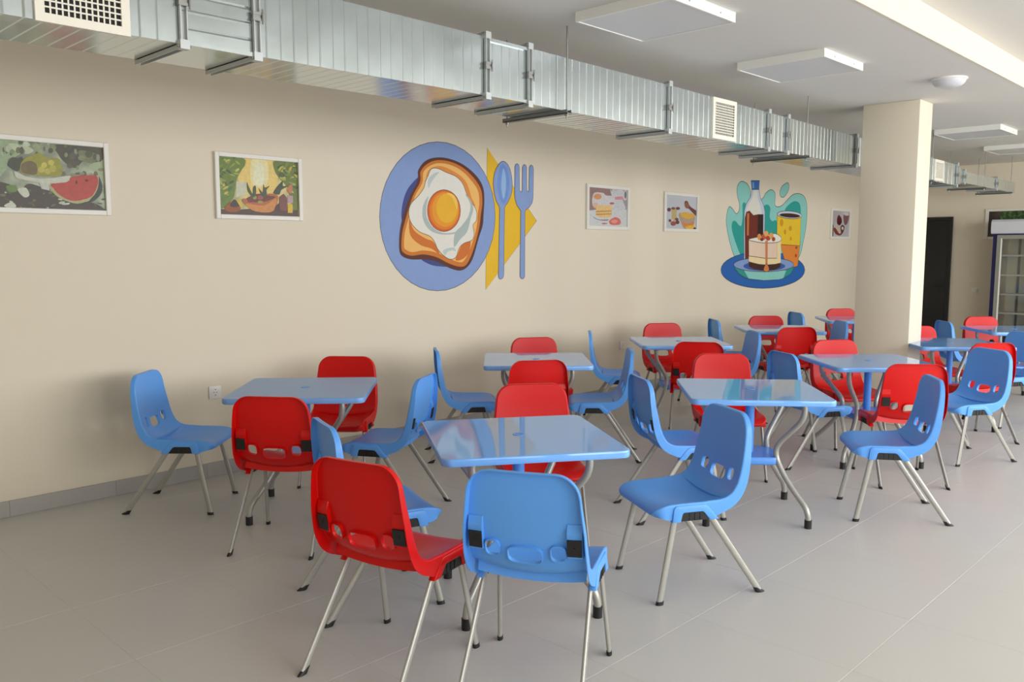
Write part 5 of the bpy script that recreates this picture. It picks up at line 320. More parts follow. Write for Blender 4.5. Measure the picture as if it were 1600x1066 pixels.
picture('framed print of stacked pancakes beside a white teapot', 7.006, 1.979, .357, .226, F3, foliage_print('print_tea_blur', [(176, 172, 174), (190, 188, 190), (204, 202, 202)], 8), .036)
picture('framed print of a honey bowl with dipper and nuts on white', 8.364, 1.972, .35, .22, F4, paint((192, 194, 198)), .036)
picture('framed print of dark red fruit and a drink, next to the pillar', 12.71, 1.939, .352, .229, F5, paint((186, 182, 186)), .04)
# picture on the far wall behind the fridge
r = empty('framed_picture', (XW, 3.29, 1.928)); tag(r, 'large framed print of green plants on the far wall behind the fridge', 'picture', 'white framed food prints')
one('frame_rail', lambda b: bx(b, -.025, 0, -.5, -.455, -.222, .222, .003, 1), M['frame'], r); one('frame_rail', lambda b: bx(b, -.025, 0, .455, .5, -.222, .222, .003, 1), M['frame'], r)
one('frame_rail', lambda b: bx(b, -.024, 0, -.455, .455, -.222, -.185, .003, 1), M['frame'], r); one('frame_rail', lambda b: bx(b, -.024, 0, -.455, .455, .185, .222, .003, 1), M['frame'], r)
def leafy(b): bx(b, -.010, 0, -.455, .30, .06, .185)
one('print', lambda b: bx(b, -.008, 0, -.455, .455, -.185, .185), foliage_print('print_dark_boards', [(40, 34, 32), (56, 46, 42), (84, 66, 60)], 5), r)
one('print_leaves', leafy, foliage_print('print_leaves', [(28, 44, 24), (52, 84, 40), (96, 124, 66)], 26), r)

# ------------------------------------------------------------------ sockets and switch
def socket(label, x, z):
    r = empty('wall_socket', (x, YW, z)); tag(r, label, 'socket', 'white wall sockets')
    def plate(b): bx(b, -.044, .044, -.011, 0, -.044, .044, .004, 2)
    one('cover_plate', plate, M['sock'], r, 40)
    def ringf(b):
        n = 24
        prof = [(.029, -.0115), (.026, -.0125), (.0235, -.0125), (.0215, -.0085), (.0, -.0085)]
        R = [[b.verts.new((a*math.cos(2*PI*k/n), y, a*math.sin(2*PI*k/n))) for k in range(n)] for a, y in prof[:-1]]
        for A, B in zip(R, R[1:]):
            for k in range(n): b.faces.new((A[k], A[(k+1) % n], B[(k+1) % n], B[k]))
        b.faces.new(R[-1])
    one('socket_well', ringf, M['sock'], r, 50)
    for dx in (-.0095, .0095): one('pin_hole', lambda b: tube(b, [(dx, -.0125, 0), (dx, -.008, 0)], .003, up=(1, 0, 0), seg=10), M['slot'], r)
    for dz in (-.019, .019): box('earth_clip', -.003, .003, -.0125, -.009, dz-.0025, dz+.0025, M['slot'], r)
socket('square white wall socket above the plinth, left of the leftmost table', 2.682, .578)
socket('square white wall socket low on the wall below the honey picture', 7.283, .531)
r = empty('wall_switch', (XW, 3.88, .942)); tag(r, 'small square white switch on far wall between door and fridge', 'switch')
one('cover_plate', lambda b: bx(b, -.011, 0, -.042, .042, -.042, .042, .004, 2), M['sock'], r, 40)
one('rocker', lambda b: bx(b, -.016, -.01, -.026, .026, -.026, .026, .003, 1), M['sock'], r, 40)

# ------------------------------------------------------------------ air duct
DY0, DY1 = 3.28, 3.68
KB = [(-2.2, 2.335), (0.9, 2.330), (1.9, 2.342), (3.2, 2.352), (4.9, 2.336), (6.5, 2.334), (7.94, 2.327), (10.86, 2.300)]
KT = [(-2.2, 2.650), (3.2, 2.651), (4.85, 2.636), (7.92, 2.590), (10.86, 2.540)]
def lerp(K, x):
    for (a, va), (b, vb) in zip(K, K[1:]):
        if x <= b: return va+(vb-va)*(x-a)/(b-a)
    return K[-1][1]
zb = lambda x: lerp(KB, x); zt = lambda x: lerp(KT, x)
duct = empty('air_duct', (0, DY0, 2.33)); tag(duct, 'long rectangular galvanised air duct hanging along the ceiling', 'duct')
def dp(o): o.matrix_parent_inverse = duct.matrix_world.inverted(); return o
duct_inv = Matrix.Translation((0, -DY0, -2.33))
def dlink(o): o.parent = duct; o.matrix_parent_inverse = duct_inv; return o
def seg_mesh(b, x0, x1, ribs=True):
    """sheet-metal section with fine raised creases every 65 mm"""
    xs = [(x0, 0)]; x = x0+.05; k = 0
    if ribs:
        while x < x1-.04:
            d = .0018 if k % 2 else -.0024
            xs += [(x-.0045, 0), (x, d), (x+.0045, 0)]; x += .0655; k += 1
    xs.append((x1, 0)); rings = []
    for x, d in xs:
        a, c = zb(x), zt(x)
        rings.append([b.verts.new(p) for p in ((x, DY0-d, a-d), (x, DY1+d, a-d), (x, DY1+d, c+d), (x, DY0-d, c+d))])
    for A, B in zip(rings, rings[1:]):
        for k in range(4): b.faces.new((A[k], A[(k+1) % 4], B[(k+1) % 4], B[k]))
    b.faces.new(rings[0]); b.faces.new(rings[-1][::-1])
def seg_hor(b, x0, x1):
    n = 5; prof = []
    for x in (x0, x1):
        a, c = zb(x), zt(x); pts = [(x, DY1, a), (x, DY1, c), (x, DY0, c)]
        for i in range(1, n):
            z = c+(a-c)*i/n; d = -.004 if i % 2 else .004
            pts += [(x, DY0, z+.007), (x, DY0+d, z), (x, DY0, z-.007)]
        pts.append((x, DY0, a)); prof.append([b.verts.new(p) for p in pts])
    A, B = prof; N = len(A)
    for k in range(N): b.faces.new((A[k], A[(k+1) % N], B[(k+1) % N], B[k]))
    b.faces.new(A); b.faces.new(B[::-1])
FL = [1.543, 1.855, 3.182, 3.507, 4.875, 6.253, 6.577, 7.943, 9.35, 10.858]
edges = [-2.2, .15]+FL
for i, (a, c) in enumerate(zip(edges, edges[1:])):
    if (a, c) == (1.543, 1.855): dlink(one('duct_section', lambda b: seg_hor(b, a, c), M['galv']))
    else: dlink(one('duct_section', lambda b: seg_mesh(b, a, c), M['galv']))
def taper(b):
    x0, x1 = 10.858, 11.2; A = [b.verts.new(p) for p in ((x0, DY0, 2.30), (x0, DY1, 2.30), (x0, DY1, 2.54), (x0, DY0, 2.54))]
    B = [b.verts.new(p) for p in ((x1, DY0+.02, 2.355), (x1, DY1-.05, 2.355), (x1, DY1-.05, 2.488), (x1, DY0+.02, 2.488))]
    for k in range(4): b.faces.new((A[k], A[(k+1) % 4], B[(k+1) % 4], B[k]))
    b.faces.new(A); b.faces.new(B[::-1])
dlink(one('duct_reducer', taper, M['galv']))
def small(b, x0, x1):
    rings = []; xs = [(x0, 0)]; x = x0+.08; k = 0
    while x < x1-.05: d = .002 if k % 2 else -.002; xs += [(x-.006, 0), (x, d), (x+.006, 0)]; x += .09; k += 1
    xs.append((x1, 0))
    for x, d in xs:
        t = (x-11.2)/2.28; a = 2.353-.016*t; c = 2.488-.004*t
        rings.append([b.verts.new(p) for p in ((x, DY0+.02-d, a-d), (x, DY1-.05+d, a-d), (x, DY1-.05+d, c+d), (x, DY0+.02-d, c+d))])
    for A, B in zip(rings, rings[1:]):
        for k in range(4): b.faces.new((A[k], A[(k+1) % 4], B[(k+1) % 4], B[k]))
    b.faces.new(rings[0]); b.faces.new(rings[-1][::-1])
dlink(one('duct_section', lambda b: small(b, 11.2, 12.55), M['galv'])); dlink(one('duct_section', lambda b: small(b, 12.55, 13.48), M['galv']))
def ring(b, x0, x1, y0, y1, z0, z1, p, w=.004):
    """an angle-iron flange: frame standing p proud of the duct"""
    for q0, q1 in ((x0, x0+w), (x1-w, x1)):
        bx(b, q0, q1, y0-p, y1+p, z0-p, z0+.002); bx(b, q0, q1, y0-p, y1+p, z1-.002, z1+p)
        bx(b, q0, q1, y0-p, y0+.002, z0, z1); bx(b, q0, q1, y1-.002, y1+p, z0, z1)
    bx(b, x0, x1, y0-.003, y0+.001, z0, z1); bx(b, x0, x1, y0, y1, z0-.003, z0+.001)
def flange(x, y0, y1, z0, z1, p=.020, w=.030):
    f = dlink(one('flange', lambda b: ring(b, x-w/2, x+w/2, y0, y1, z0, z1, p), M['flange']))
    for z in (z0, z1):
        one('corner_piece', lambda b: bx(b, x-w/2-.004, x+w/2+.004, y0-p-.003, y0+.012, z-p-.003 if z == z0 else z-.012, z+.012 if z == z0 else z+p+.003), M['flange'], f)
    for z in (z0-.012, z1+.012):
        one('bolt', lambda b: tube(b, [(x-w/2-.012, y0-.012, z), (x+w/2+.012, y0-.012, z)], .005, up=(0, 0, 1), seg=8), M['rod'], f)
    def clamp(b):
        z = (z0+z1)/2; bx(b, x-w/2-.004, x+w/2+.010, y0-p-.002, y0-p+.010, z-.016, z+.016); bx(b, x-w/2-.006, x+w/2+.012, y0-p-.006, y0-p+.012, z-.018, z-.006); bx(b, x-w/2-.006, x+w/2+.012, y0-p-.006, y0-p+.012, z+.006, z+.018)
        tube(b, [(x+w/2+.006, y0-p-.008, z-.03), (x+w/2+.006, y0-p-.008, z+.03)], .004, seg=8)
    one('clamp', clamp, M['rod'], f)
for x in FL: flange(x, DY0, DY1, zb(x), zt(x))
flange(11.2, DY0+.02, DY1-.05, 2.355, 2.488); flange(12.55, DY0+.02, DY1-.05, 2.345, 2.486)
# frame strips along the short section between flanges 3 and 4, and 1 and 2
for a, c in ((1.543, 1.855), (3.182, 3.507)):
    for z in (zb(a)+.004, zt(a)-.014): dlink(one('edge_strip', lambda b: bx(b, a+.016, c-.016, DY0-.014, DY0, z-.008, z+.008), M['galv']))
def hanger(x, y0, y1, z, zbar):
    h = dlink(empty('trapeze_hanger')); 
    h.matrix_parent_inverse = duct_inv
    def bar(b):
        bx(b, x-.02, x+.02, y0-.06, y1+.06, zbar-.024, zbar-.020); bx(b, x-.02, x-.017, y0-.06, y1+.06, zbar-.024, zbar-.001); bx(b, x+.017, x+.02, y0-.06, y1+.06, zbar-.024, zbar-.001)
    one('channel_bar', bar, M['galvd'], h)
    for y in (y0-.04, y1+.04):
        one('threaded_rod', lambda b: tube(b, [(x, y, zbar-.05), (x, y, ZC)], .0045, seg=8), M['rod'], h)
        one('nut', lambda b: tube(b, [(x, y, zbar-.034), (x, y, zbar-.024)], .011, seg=6), M['rod'], h)
for x in (.62, 3.79, 6.86, 9.9): hanger(x, DY0, DY1, 0, zb(x)-.003)
for x in (11.9, 13.1): hanger(x, DY0+.02, DY1-.05, 0, 2.335)
def vent(x0, x1, z0, z1, bw):
    v = dlink(empty('vent_grille')); v.matrix_parent_inverse = duct_inv
    y = DY0-.006; fw_ = .031
    def fr(b):
        for a in ((x0, x1, z0, z0+fw_), (x0, x1, z1-fw_, z1)): bx(b, a[0], a[1], y-.008, DY0, a[2], a[3])
        for a in ((x0, x0+fw_), (x1-fw_, x1)): bx(b, a[0], a[1], y-.008, DY0, z0+fw_, z1-fw_)
    one('vent_frame', fr, M['vent'], v); box('vent_shade_sheet', x0+fw_, x1-fw_, DY0-.0045, DY0-.002, z0+fw_, z1-fw_, M['dark'], v)  # dark sheet on the closed duct face paints the shade inside the vent
    nx = 13; nz = 12
    bmv = bmesh.new(); bx(bmv, -bw/2, bw/2, y-.003, DY0-.0046, z0+fw_, z1-fw_); mv = tomesh('grille_bar', bmv)
    bmh = bmesh.new(); bx(bmh, x0+fw_, x1-fw_, y-.006, y-.003, -bw/2, bw/2); mh = tomesh('grille_bar', bmh)
    for k in range(1, nx): link('grille_bar', mv, M['vent'], v, (x0+fw_+(x1-x0-2*fw_)*k/nx, 0, 0))
    for k in range(1, nz): link('grille_bar', mh, M['vent'], v, (0, 0, z0+fw_+(z1-z0-2*fw_)*k/nz))
vent(1.018, 1.340, 2.326, 2.645, .0055); vent(5.425, 5.752, 2.340, 2.628, .0055); vent(10.09, 10.38, 2.315, 2.545, .0055)

# ------------------------------------------------------------------ ceiling lights
def light_panel(label, cx, cy, h=.30):
    r = empty('ceiling_light', (cx, cy, ZC)); tag(r, label, 'ceiling light', 'square white panel lights, switched off')
    t = .012
    def fr(b):
        for a in ((-h, h, -h, -h+t), (-h, h, h-t, h)): bx(b, a[0], a[1], a[2], a[3], -.052, 0)
        for a in ((-h, -h+t), (h-t, h)): bx(b, a[0], a[1], -h+t, h-t, -.052, 0)
    one('panel_frame', fr, M['panel'], r); box('diffuser', -h+t, h-t, -h+t, h-t, -.049, -.044, M['diff'], r)
    def clips(b):
        for s in (-1, 1):
            tube(b, [(s*.15, -h-.003, -.03), (s*.15, -h, -.03)], .004, seg=8, up=(1, 0, 0))
    one('fixing_screw', clips, M['rod'], r)
light_panel('nearest square white ceiling light panel, cut by the top of the view', 3.912, 2.722, .305)
light_panel('second square white ceiling light panel, between the nearest one and the pillar', 5.625, 2.722, .305)
light_panel('square white ceiling light panel just past the pillar', 10.0, 2.85, .315)
light_panel('farthest square white ceiling light panel, near the far wall', 11.95, 2.9, .315)
r = empty('dome_lamp', (6.9, 2.17, ZC)); tag(r, 'small round white dome lamp on the ceiling in front of the pillar', 'ceiling lamp')
def lathe(b, prof, n=32):
    R = [[b.verts.new((a*math.cos(2*PI*k/n), a*math.sin(2*PI*k/n), z)) for k in range(n)] for a, z in prof]
    for A, B in zip(R, R[1:]):
        for k in range(n): b.faces.new((A[k], A[(k+1) % n], B[(k+1) % n], B[k]))
    b.faces.new(R[0]); b.faces.new(R[-1])
one('lamp_base', lambda b: lathe(b, [(.125, 0), (.125, -.012), (.118, -.016)]), M['panel'], r, 40)
one('lamp_dome', lambda b: lathe(b, [(.116, -.014), (.112, -.03), (.095, -.05), (.06, -.064), (.02, -.07), (.002, -.0705)]), M['dome'], r, 60)

# ------------------------------------------------------------------ glass fridge
r = empty('display_fridge', (13.36, 3.13, 0)); tag(r, 'upright glass door display fridge with navy sides and white canopy', 'fridge')
FW, FD = .375, .57
def body(b):
    bx(b, 0, FD, -FW, -FW+.06, .06, 1.80); bx(b, 0, FD, FW-.06, FW, .06, 1.80)
    bx(b, 0, FD, -FW+.04, FW-.04, 1.755, 1.80); bx(b, 0, FD, -FW+.04, FW-.04, .06, .40)
one('cabinet', body, M['navy'], r)
def liner(b):
    bx(b, FD-.05, FD-.001, -FW+.04, FW-.04, .40, 1.755); bx(b, .04, FD-.05, -FW+.06, -FW+.07, .40, 1.755); bx(b, .04, FD-.05, FW-.07, FW-.06, .40, 1.755)
one('liner', liner, M['fin'], r)
box('corner_post', FD-.075, FD-.05, .14, .165, .40, 1.755, M['galvd'], r)
def canopy(b):
    prism(b, [(-.03, 1.775), (-.05, 1.80), (-.056, 1.87), (-.05, 1.94), (-.02, 1.97), (.5, 1.97), (.5, 1.805), (.02, 1.805), (.0, 1.775)], 'y', -FW-.02, FW+.02)
one('canopy', canopy, M['fwhite'], r, 40)
d = empty('door'); d.parent = r
def dframe(b):
    for s in (-1, 1):
        q = sorted((s*(FW-.108), s*(FW-.058))); bx(b, -.03, -.002, q[0], q[1], .42, 1.755)
    bx(b, -.03, -.002, -FW+.108, FW-.108, 1.70, 1.755); bx(b, -.03, -.002, -FW+.108, FW-.108, .42, .48)
one('door_frame', dframe, M['fgrey'], d)
def dlip(b):
    for s in (-1, 1):
        q = sorted((s*(FW-.122), s*(FW-.106))); bx(b, -.036, -.004, q[0], q[1], .47, 1.71)
one('door_handle', dlip, M['shelf'], d)
box('door_glass', -.018, -.014, -FW+.108, FW-.108, .48, 1.70, M['glass'], d)
for z in (.66, .925, 1.195, 1.47):
    def sh(b):
        bx(b, .03, .06, -FW+.075, FW-.075, z-.012, z+.012)
        for k in range(9): y = -FW+.09+(2*FW-.18)*k/8; bx(b, .06, FD-.06, y-.003, y+.003, z-.003, z+.003)
    one('shelf', sh, M['shelf'], r)
one('grille', lambda b: [bx(b, -.012, 0, -FW+.04, FW-.04, .10+.05*k, .13+.05*k) for k in range(6)], M['black'], r)
for sx in (.05, FD-.06):
    for s in (-1, 1): one('foot', lambda b: tube(b, [(sx, s*(FW-.06), 0), (sx, s*(FW-.06), .06)], .02, seg=10), M['black'], r)

# ------------------------------------------------------------------ tables
TH, TS = .737, .388
LEGP = [(.345, .712), (.352, .66), (.345, .62), (.322, .58), (.262, .516), (.207, .458), (.183, .415), (.184, .37), (.203, .325), (.250, .252), (.320, .172), (.372, .118), (.392, .075), (.396, .04)]
def leg_pts():
    p = crom(LEGP, 4); return [(d*math.sqrt(.5), d*math.sqrt(.5), z) for d, z in p]
def make_table():
    r = empty('canteen_table')
    def topf(b): slab(b, TS, TS, .045, [(.010, TH-.033), (.003, TH-.031), (0, TH-.024), (0, TH-.008), (.002, TH-.002), (.007, TH)])
    tp = one('tabletop', topf, M['top'], r, 35)
    for p in tp.data.polygons:
        if abs(p.normal.z) > .995: p.use_smooth = False
    def capf(b): lathe(b, [(.026, TH-.001), (.026, TH+.0015), (.023, TH+.0025), (.019, TH+.0015)], 24)
    one('centre_cap', capf, M['tblue'], r, 40)
    one('column', lambda b: tube(b, [(0, 0, .36), (0, 0, TH-.034)], .026, seg=20), M['tblue'], r, 40)
    def under(b): slab(b, .30, .30, .02, [(0, TH-.044), (0, TH-.0331)])
    one('top_brace', under, M['tblue'], r, 35)
    def shf(b): slab(b, .152, .152, .045, [(.006, .322), (0, .328), (0, .360), (.004, .366)])
    one('shelf', shf, M['tblue'], r, 35)
    bm = bmesh.new(); tube(bm, leg_pts(), .0162, up=(1, -1, 0), seg=12); lm = tomesh('leg', bm, 50)
    bm = bmesh.new(); d = .396*math.sqrt(.5); tube(bm, [(d, d, 0), (d, d, .004), (d, d, .046), (d, d, .048)], .0200, seg=16); cm = tomesh('foot_cap', bm, 40)
    for k in range(4):
        l = link('leg', lm, M['leg'], r, None, k*PI/2); link('foot_cap', cm, M['black'], l)
    return r
TL = {
 'T1': 'blue square table beside the wall socket, matt top, leftmost of the tables',
 'T2': 'nearest blue square table, glossy top reflecting the egg mural',
 'T3': 'blue square table by the wall below the spoon and fork of the egg mural',
 'T4': 'blue square table with glossy top reflecting teal and yellow cake mural colours',
 'T5': 'blue square table directly in front of the cream pillar',
 'T6': 'blue square table by the wall below the honey picture',
 'T7': 'blue square table by the wall below the cake mural',
 'T8': 'blue square table by the wall, half hidden behind the left side of the pillar',
 'T9': 'blue square table seen just right of the pillar, before the black door',
 'T10': 'blue square table in front of the glass fridge',
}
POSE = {'B1':(2.262,4.908,-46.1),'R1':(2.368,3.947,37.3),'B2':(3.033,3.994,120.8),'R2':(3.178,4.699,-139.3),'R3':(1.939,2.467,14.1),'B4':(2.219,2.001,27.1),'B3':(2.235,2.97,-18.1),'R4':(3.216,2.915,-126.8),'B5':(3.264,2.112,150.5),'R5':(5.082,4.586,-121.4),'R6':(4.293,3.996,56.6),'B6':(4.301,4.605,-37.1),'B7':(4.926,3.914,131.5),'B8':(4.211,2.7,-35.4),'R7':(5.131,2.912,-137.3),'B10':(5.024,1.837,124.3),'B9':(5.926,2.682,-32.2),'R8':(6.646,2.7,-125.8),'R9':(5.903,2.066,40.8),'B11':(6.752,1.934,148.7),'B12':(6.119,4.599,-51.0),'R10':(7.016,4.628,-125.0),'R11':(6.099,3.763,33.0),'B13':(6.842,3.935,135.8),'B14':(8.146,4.548,-42.6),'R12':(8.603,4.358,-132.2),'R13':(7.836,3.86,53.1),'B15':(8.506,3.845,132.5),'B16':(9.754,4.41,-38.6),'R14':(10.394,4.242,-126.3),'B17':(9.591,2.692,-48.8),'R16':(7.604,2.108,52.0),'R17':(10.193,2.592,-128.9),'T1':(2.693,4.313,-42.4),'T2':(2.636,2.518,-33.8),'T3':(4.604,4.216,-44.7),'T4':(4.47,2.399,-50.5),'T5':(6.24,2.41,-44.4),'T6':(6.415,4.153,-45.0),'T7':(8.206,4.11,-49.4),'T8':(9.998,4.041,-53.7),'T9':(7.983,2.383,-50.8),'T10':(9.816,2.333,-50.1),'B18':(8.408,2.089,149),'R15':(8.453,2.665,-126)}
proto = make_table()
for i, n in enumerate(TL):
    o = proto if i == 0 else copy_tree(proto)
    x, y, th = POSE[n]; o.location = (x, y, 0); o.rotation_euler = (0, 0, math.radians(th)); tag(o, TL[n], 'table', 'blue canteen tables')
t1top = [c for c in proto.children if c.name.startswith('tabletop')][0]; t1top.data = t1top.data.copy(); t1top.data.materials[0] = M['topmatt']

# ------------------------------------------------------------------ chairs
PATH = [(-.252, .806), (-.249, .755), (-.245, .69), (-.236, .615), (-.225, .55), (-.209, .495), (-.181, .448), (-.130, .418), (-.05, .408), (.03, .409), (.11, .415), (.165, .416), (.195, .406), (.204, .391)]
def chair_shell():
    P = crom(PATH, 16); ss = [0.0]
    for a, b in zip(P, P[1:]): ss.append(ss[-1]+math.dist(a, b))
    L = ss[-1]
    def at(s):
        s = max(0, min(L, s))
        for i in range(len(ss)-1):
            if s <= ss[i+1]+1e-12:
                t = (s-ss[i])/(ss[i+1]-ss[i]); return tuple(a+(b-a)*t for a, b in zip(P[i], P[i+1]))
    def nrm(s):
        a, b = at(s-.012), at(s+.012); ty, tz = b[0]-a[0], b[1]-a[1]; q = math.hypot(ty, tz); return (-tz/q, ty/q)   # towards the sitter
    def ofz(z): return min((abs(p[1]-z), s) for p, s in zip(P, ss) if s < L*.5)[1]
    Rt, Rf = .075, .055
    WK = [(0, .187), (.06, .190), (.20, .206), (.30, .211), (.42, .211), (.60, .206), (.75, .203), (1.0, .199)]
    def hw(s):
        w = lerp(WK, s)
        if s < Rt: w += -Rt+math.sqrt(max(0, Rt*Rt-(Rt-s)**2))
        e = L-s
        if e < Rf: w += -Rf+math.sqrt(max(0, Rf*Rf-(Rf-e)**2))
        return w
    BK = [(0, .010), (.15, .016), (.30, .022), (.40, .029), (.50, .034), (.60, .031), (.69, .022), (.75, .009), (.79, .003), (1, .002)]
    rows = [Rt*(1-math.cos(PI/2*k/9)) for k in range(9)]
    n = int(round((L-Rt-Rf)/.0078)); rows += [Rt+(L-Rt-Rf)*k/n for k in range(n)]
    rows += [L-Rf*(1-math.sin(PI/2*(k)/8)) if False else L-Rf+Rf*math.sin(PI/2*k/8) for k in range(9)]
    NC = 68
    us = [math.sin(PI/2*(2*k/NC-1)*.72)/math.sin(PI/2*.72) for k in range(NC+1)]
    sh, s1 = ofz(.514), ofz(.530)
    HOLES = [(0, sh, .062, .032, 3.6), (-.1165, s1, .0275, .031, 3.0), (.1165, s1, .0275, .031, 3.0)]
    bm = bmesh.new(); G = []; flatc = {}
    def surf(x, s, u):
        y, z = at(s); ny, nz = nrm(s); k = lerp(BK, s)*u*u
        return Vector((x, y+ny*k, z+nz*k))
    for s in rows:
        w = hw(s); row = []
        for u in us:
            v = bm.verts.new(surf(u*w, s, u*w/.206)); flatc[v] = (u*w, s); row.append(v)
        G.append(row)
    hf = lambda h, x, s: abs((x-h[0])/h[2])**h[4]+abs((s-h[1])/h[3])**h[4]
    kept, killed = set(), set()
    for i in range(len(G)-1):
        for j in range(NC):
            q = (G[i][j], G[i][j+1], G[i+1][j+1], G[i+1][j])
            cx = sum(flatc[v][0] for v in q)/4; cs = sum(flatc[v][1] for v in q)/4
            if any(hf(h, cx, cs) < 1 for h in HOLES): killed.update(q)
            else: bm.faces.new(q); kept.update(q)
    for v in kept & killed:
        x, s = flatc[v]; h = min(HOLES, key=lambda h: hf(h, x, s)); dx, ds = x-h[0], s-h[1]
        t = hf(h, x, s)**(-1/h[4]); x, s = h[0]+dx*t, h[1]+ds*t; flatc[v] = (x, s); v.co = surf(x, s, x/.206)
    for v in killed-kept: bm.verts.remove(v)
    for h in HOLES:                                    # even out the points round each opening
        hv = [v for v in kept & killed if min(HOLES, key=lambda q: hf(q, *flatc[v])) is h]
        hs = set(hv); nb = {v: [e.other_vert(v) for e in v.link_edges if e.is_boundary and e.other_vert(v) in hs] for v in hv}
        lp = [hv[0]]; pv = None
        while True:
            nx_ = [w for w in nb[lp[-1]] if w is not pv]
            if not nx_: break
            pv = lp[-1]
            if nx_[0] is lp[0]: break
            lp.append(nx_[0])
        an = [math.atan2((flatc[v][1]-h[1])/h[3], (flatc[v][0]-h[0])/h[2]) for v in lp]
        for k in range(1, len(an)):
            while an[k]-an[k-1] > PI: an[k] -= 2*PI
            while an[k]-an[k-1] < -PI: an[k] += 2*PI
        tot = 2*PI if an[-1] > an[0] else -2*PI; n_ = len(an)
        for _ in range(12):
            an = [(an[k]*.5+.25*((an[k-1]-(tot if k == 0 else 0))+(an[(k+1) % n_]+(tot if k == n_-1 else 0)))) for k in range(n_)]
        for v, a_ in zip(lp, an):
            ca, sa = math.cos(a_), math.sin(a_); rr = (abs(ca)**h[4]+abs(sa)**h[4])**(-1/h[4])
            x, s = h[0]+h[2]*rr*ca, h[1]+h[3]*rr*sa; flatc[v] = (x, s); v.co = surf(x, s, x/.206)
    # turned-down rim round the outline
    N = len(G)
    loop = [(G[0][j], 0, j) for j in range(NC+1)]+[(G[i][NC], i, NC) for i in range(1, N)]+[(G[N-1][j], N-1, j) for j in range(NC-1, -1, -1)]+[(G[i][0], i, 0) for i in range(N-2, 0, -1)]
    DK = [(0, .022), (.05, .026), (.16, .034), (.27, .042), (.37, .048), (.435, .056), (.475, .068), (.70, .066), (.755, .038), (.795, .024), (1, .018)]
    nl = len(loop); prev = [v for v, _, _ in loop]
    outs = []
    for k in range(nl):
        v, i, j = loop[k]; a = loop[k-1][0].co; c = loop[(k+1) % nl][0].co; s = rows[i]; ny, nz = nrm(s); Nn = Vector((0, ny, nz))
        t = (c-a).normalized(); o = t.cross(Nn); o.normalize()
        cen = Vector((0, *at(min(max(s, .15), L-.12))))
        if o.dot(v.co-cen) < 0: o = -o
        outs.append((v.co.copy(), o, Nn, lerp(DK, s)))
    for fo, fd, ab in ((.0022, 0, .0012), (.0036, 0, .005), (.0040, 0, .010), (.0050, 1.0, 0)):
        cur = [bm.verts.new(c+o*fo-n_*(ab+fd*dp_)) for c, o, n_, dp_ in outs]
        for k in range(nl):
            try: bm.faces.new((prev[k], prev[(k+1) % nl], cur[(k+1) % nl], cur[k]))
            except ValueError: pass
        prev = cur
    # collars round the three openings
    be = [e for e in bm.edges if e.is_boundary and all(v in flatc and v in killed for v in e.verts)]
    cv = {}
    for e in be:
        for v in e.verts:
            if v not in cv:
                x, s = flatc[v]; h = min(HOLES, key=lambda h: hf(h, x, s)); ny, nz = nrm(s); nn = Vector((0, ny, nz))
                d = (v.co-surf(h[0], h[1], h[0]/.206)).normalized()
                cv[v] = (bm.verts.new(v.co-nn*.004-d*.001), bm.verts.new(v.co-nn*.014-d*.0015))
    for e in be:
        a, b = e.verts
        bm.faces.new((a, b, cv[b][0], cv[a][0])); bm.faces.new((cv[a][0], cv[b][0], cv[b][1], cv[a][1]))
    bmesh.ops.recalc_face_normals(bm, faces=bm.faces)
    me = bpy.data.meshes.new('seat_shell'); bm.to_mesh(me); bm.free()
    o = bpy.data.objects.new('tmp', me); COL.objects.link(o)
    so = o.modifiers.new('s', 'SOLIDIFY'); so.thickness = .0034; so.offset = 0
    dg = bpy.context.evaluated_depsgraph_get(); m2 = bpy.data.meshes.new_from_object(o.evaluated_get(dg)); bpy.data.objects.remove(o)
    for p in m2.polygons: p.use_smooth = True
    m2.set_sharp_from_angle(angle=math.radians(50)); m2.name = 'seat_shell'
    return m2, at, nrm, ofz
SHELL, c_at, c_nrm, c_ofz = chair_shell()
def boss_mesh(sx):
    """raised housing behind the back, beside the side opening"""
    s0, s1 = c_ofz(.640), c_ofz(.525); bm = bmesh.new(); rows = []
    for t in (0, .25, 1):
        s = s0+(s1-s0)*t; y, z = c_at(s); ny, nz = c_nrm(s); dpt = (.004, .0165, .0185)[(0, .25, 1).index(t)]
        rows.append([bm.verts.new((sx*a, y-ny*b+ny*.016*(a/.206)**2, z-nz*b)) for a, b in ((.146, -.002), (.149, dpt), (.200, dpt), (.203, -.002))])
    for A, B in zip(rows, rows[1:]):
        for k in range(3): bm.faces.new((A[k], A[k+1], B[k+1], B[k]))
        bm.faces.new((A[3], A[0], B[0], B[3]))
    bm.faces.new(rows[0]); bm.faces.new(rows[-1])
    return tomesh('plate_housing', bm)
def plate_mesh(sx):
    s0, s1 = c_ofz(.588), c_ofz(.533); bm = bmesh.new()
    vs = []
    for b in (.0150, .0225):
        for s in (s0, s1):
            y, z = c_at(s); ny, nz = c_nrm(s)
            for a in (.1495, .198): vs.append(bm.verts.new((sx*a, y-ny*b+ny*.016*(a/.206)**2, z-nz*b)))
    for f in ((0, 1, 3, 2), (4, 6, 7, 5), (0, 4, 5, 1), (2, 3, 7, 6), (0, 2, 6, 4), (1, 5, 7, 3)): bm.faces.new([vs[i] for i in f])
    s = (s0+s1)/2; y, z = c_at(s); ny, nz = c_nrm(s); c = Vector((sx*.174, y-ny*.0222+ny*.012, z-nz*.0222))
    tube(bm, [c, c-Vector((0, ny, nz))*.0035], .004, up=(1, 0, 0), seg=8)
    return tomesh('back_plate', bm)
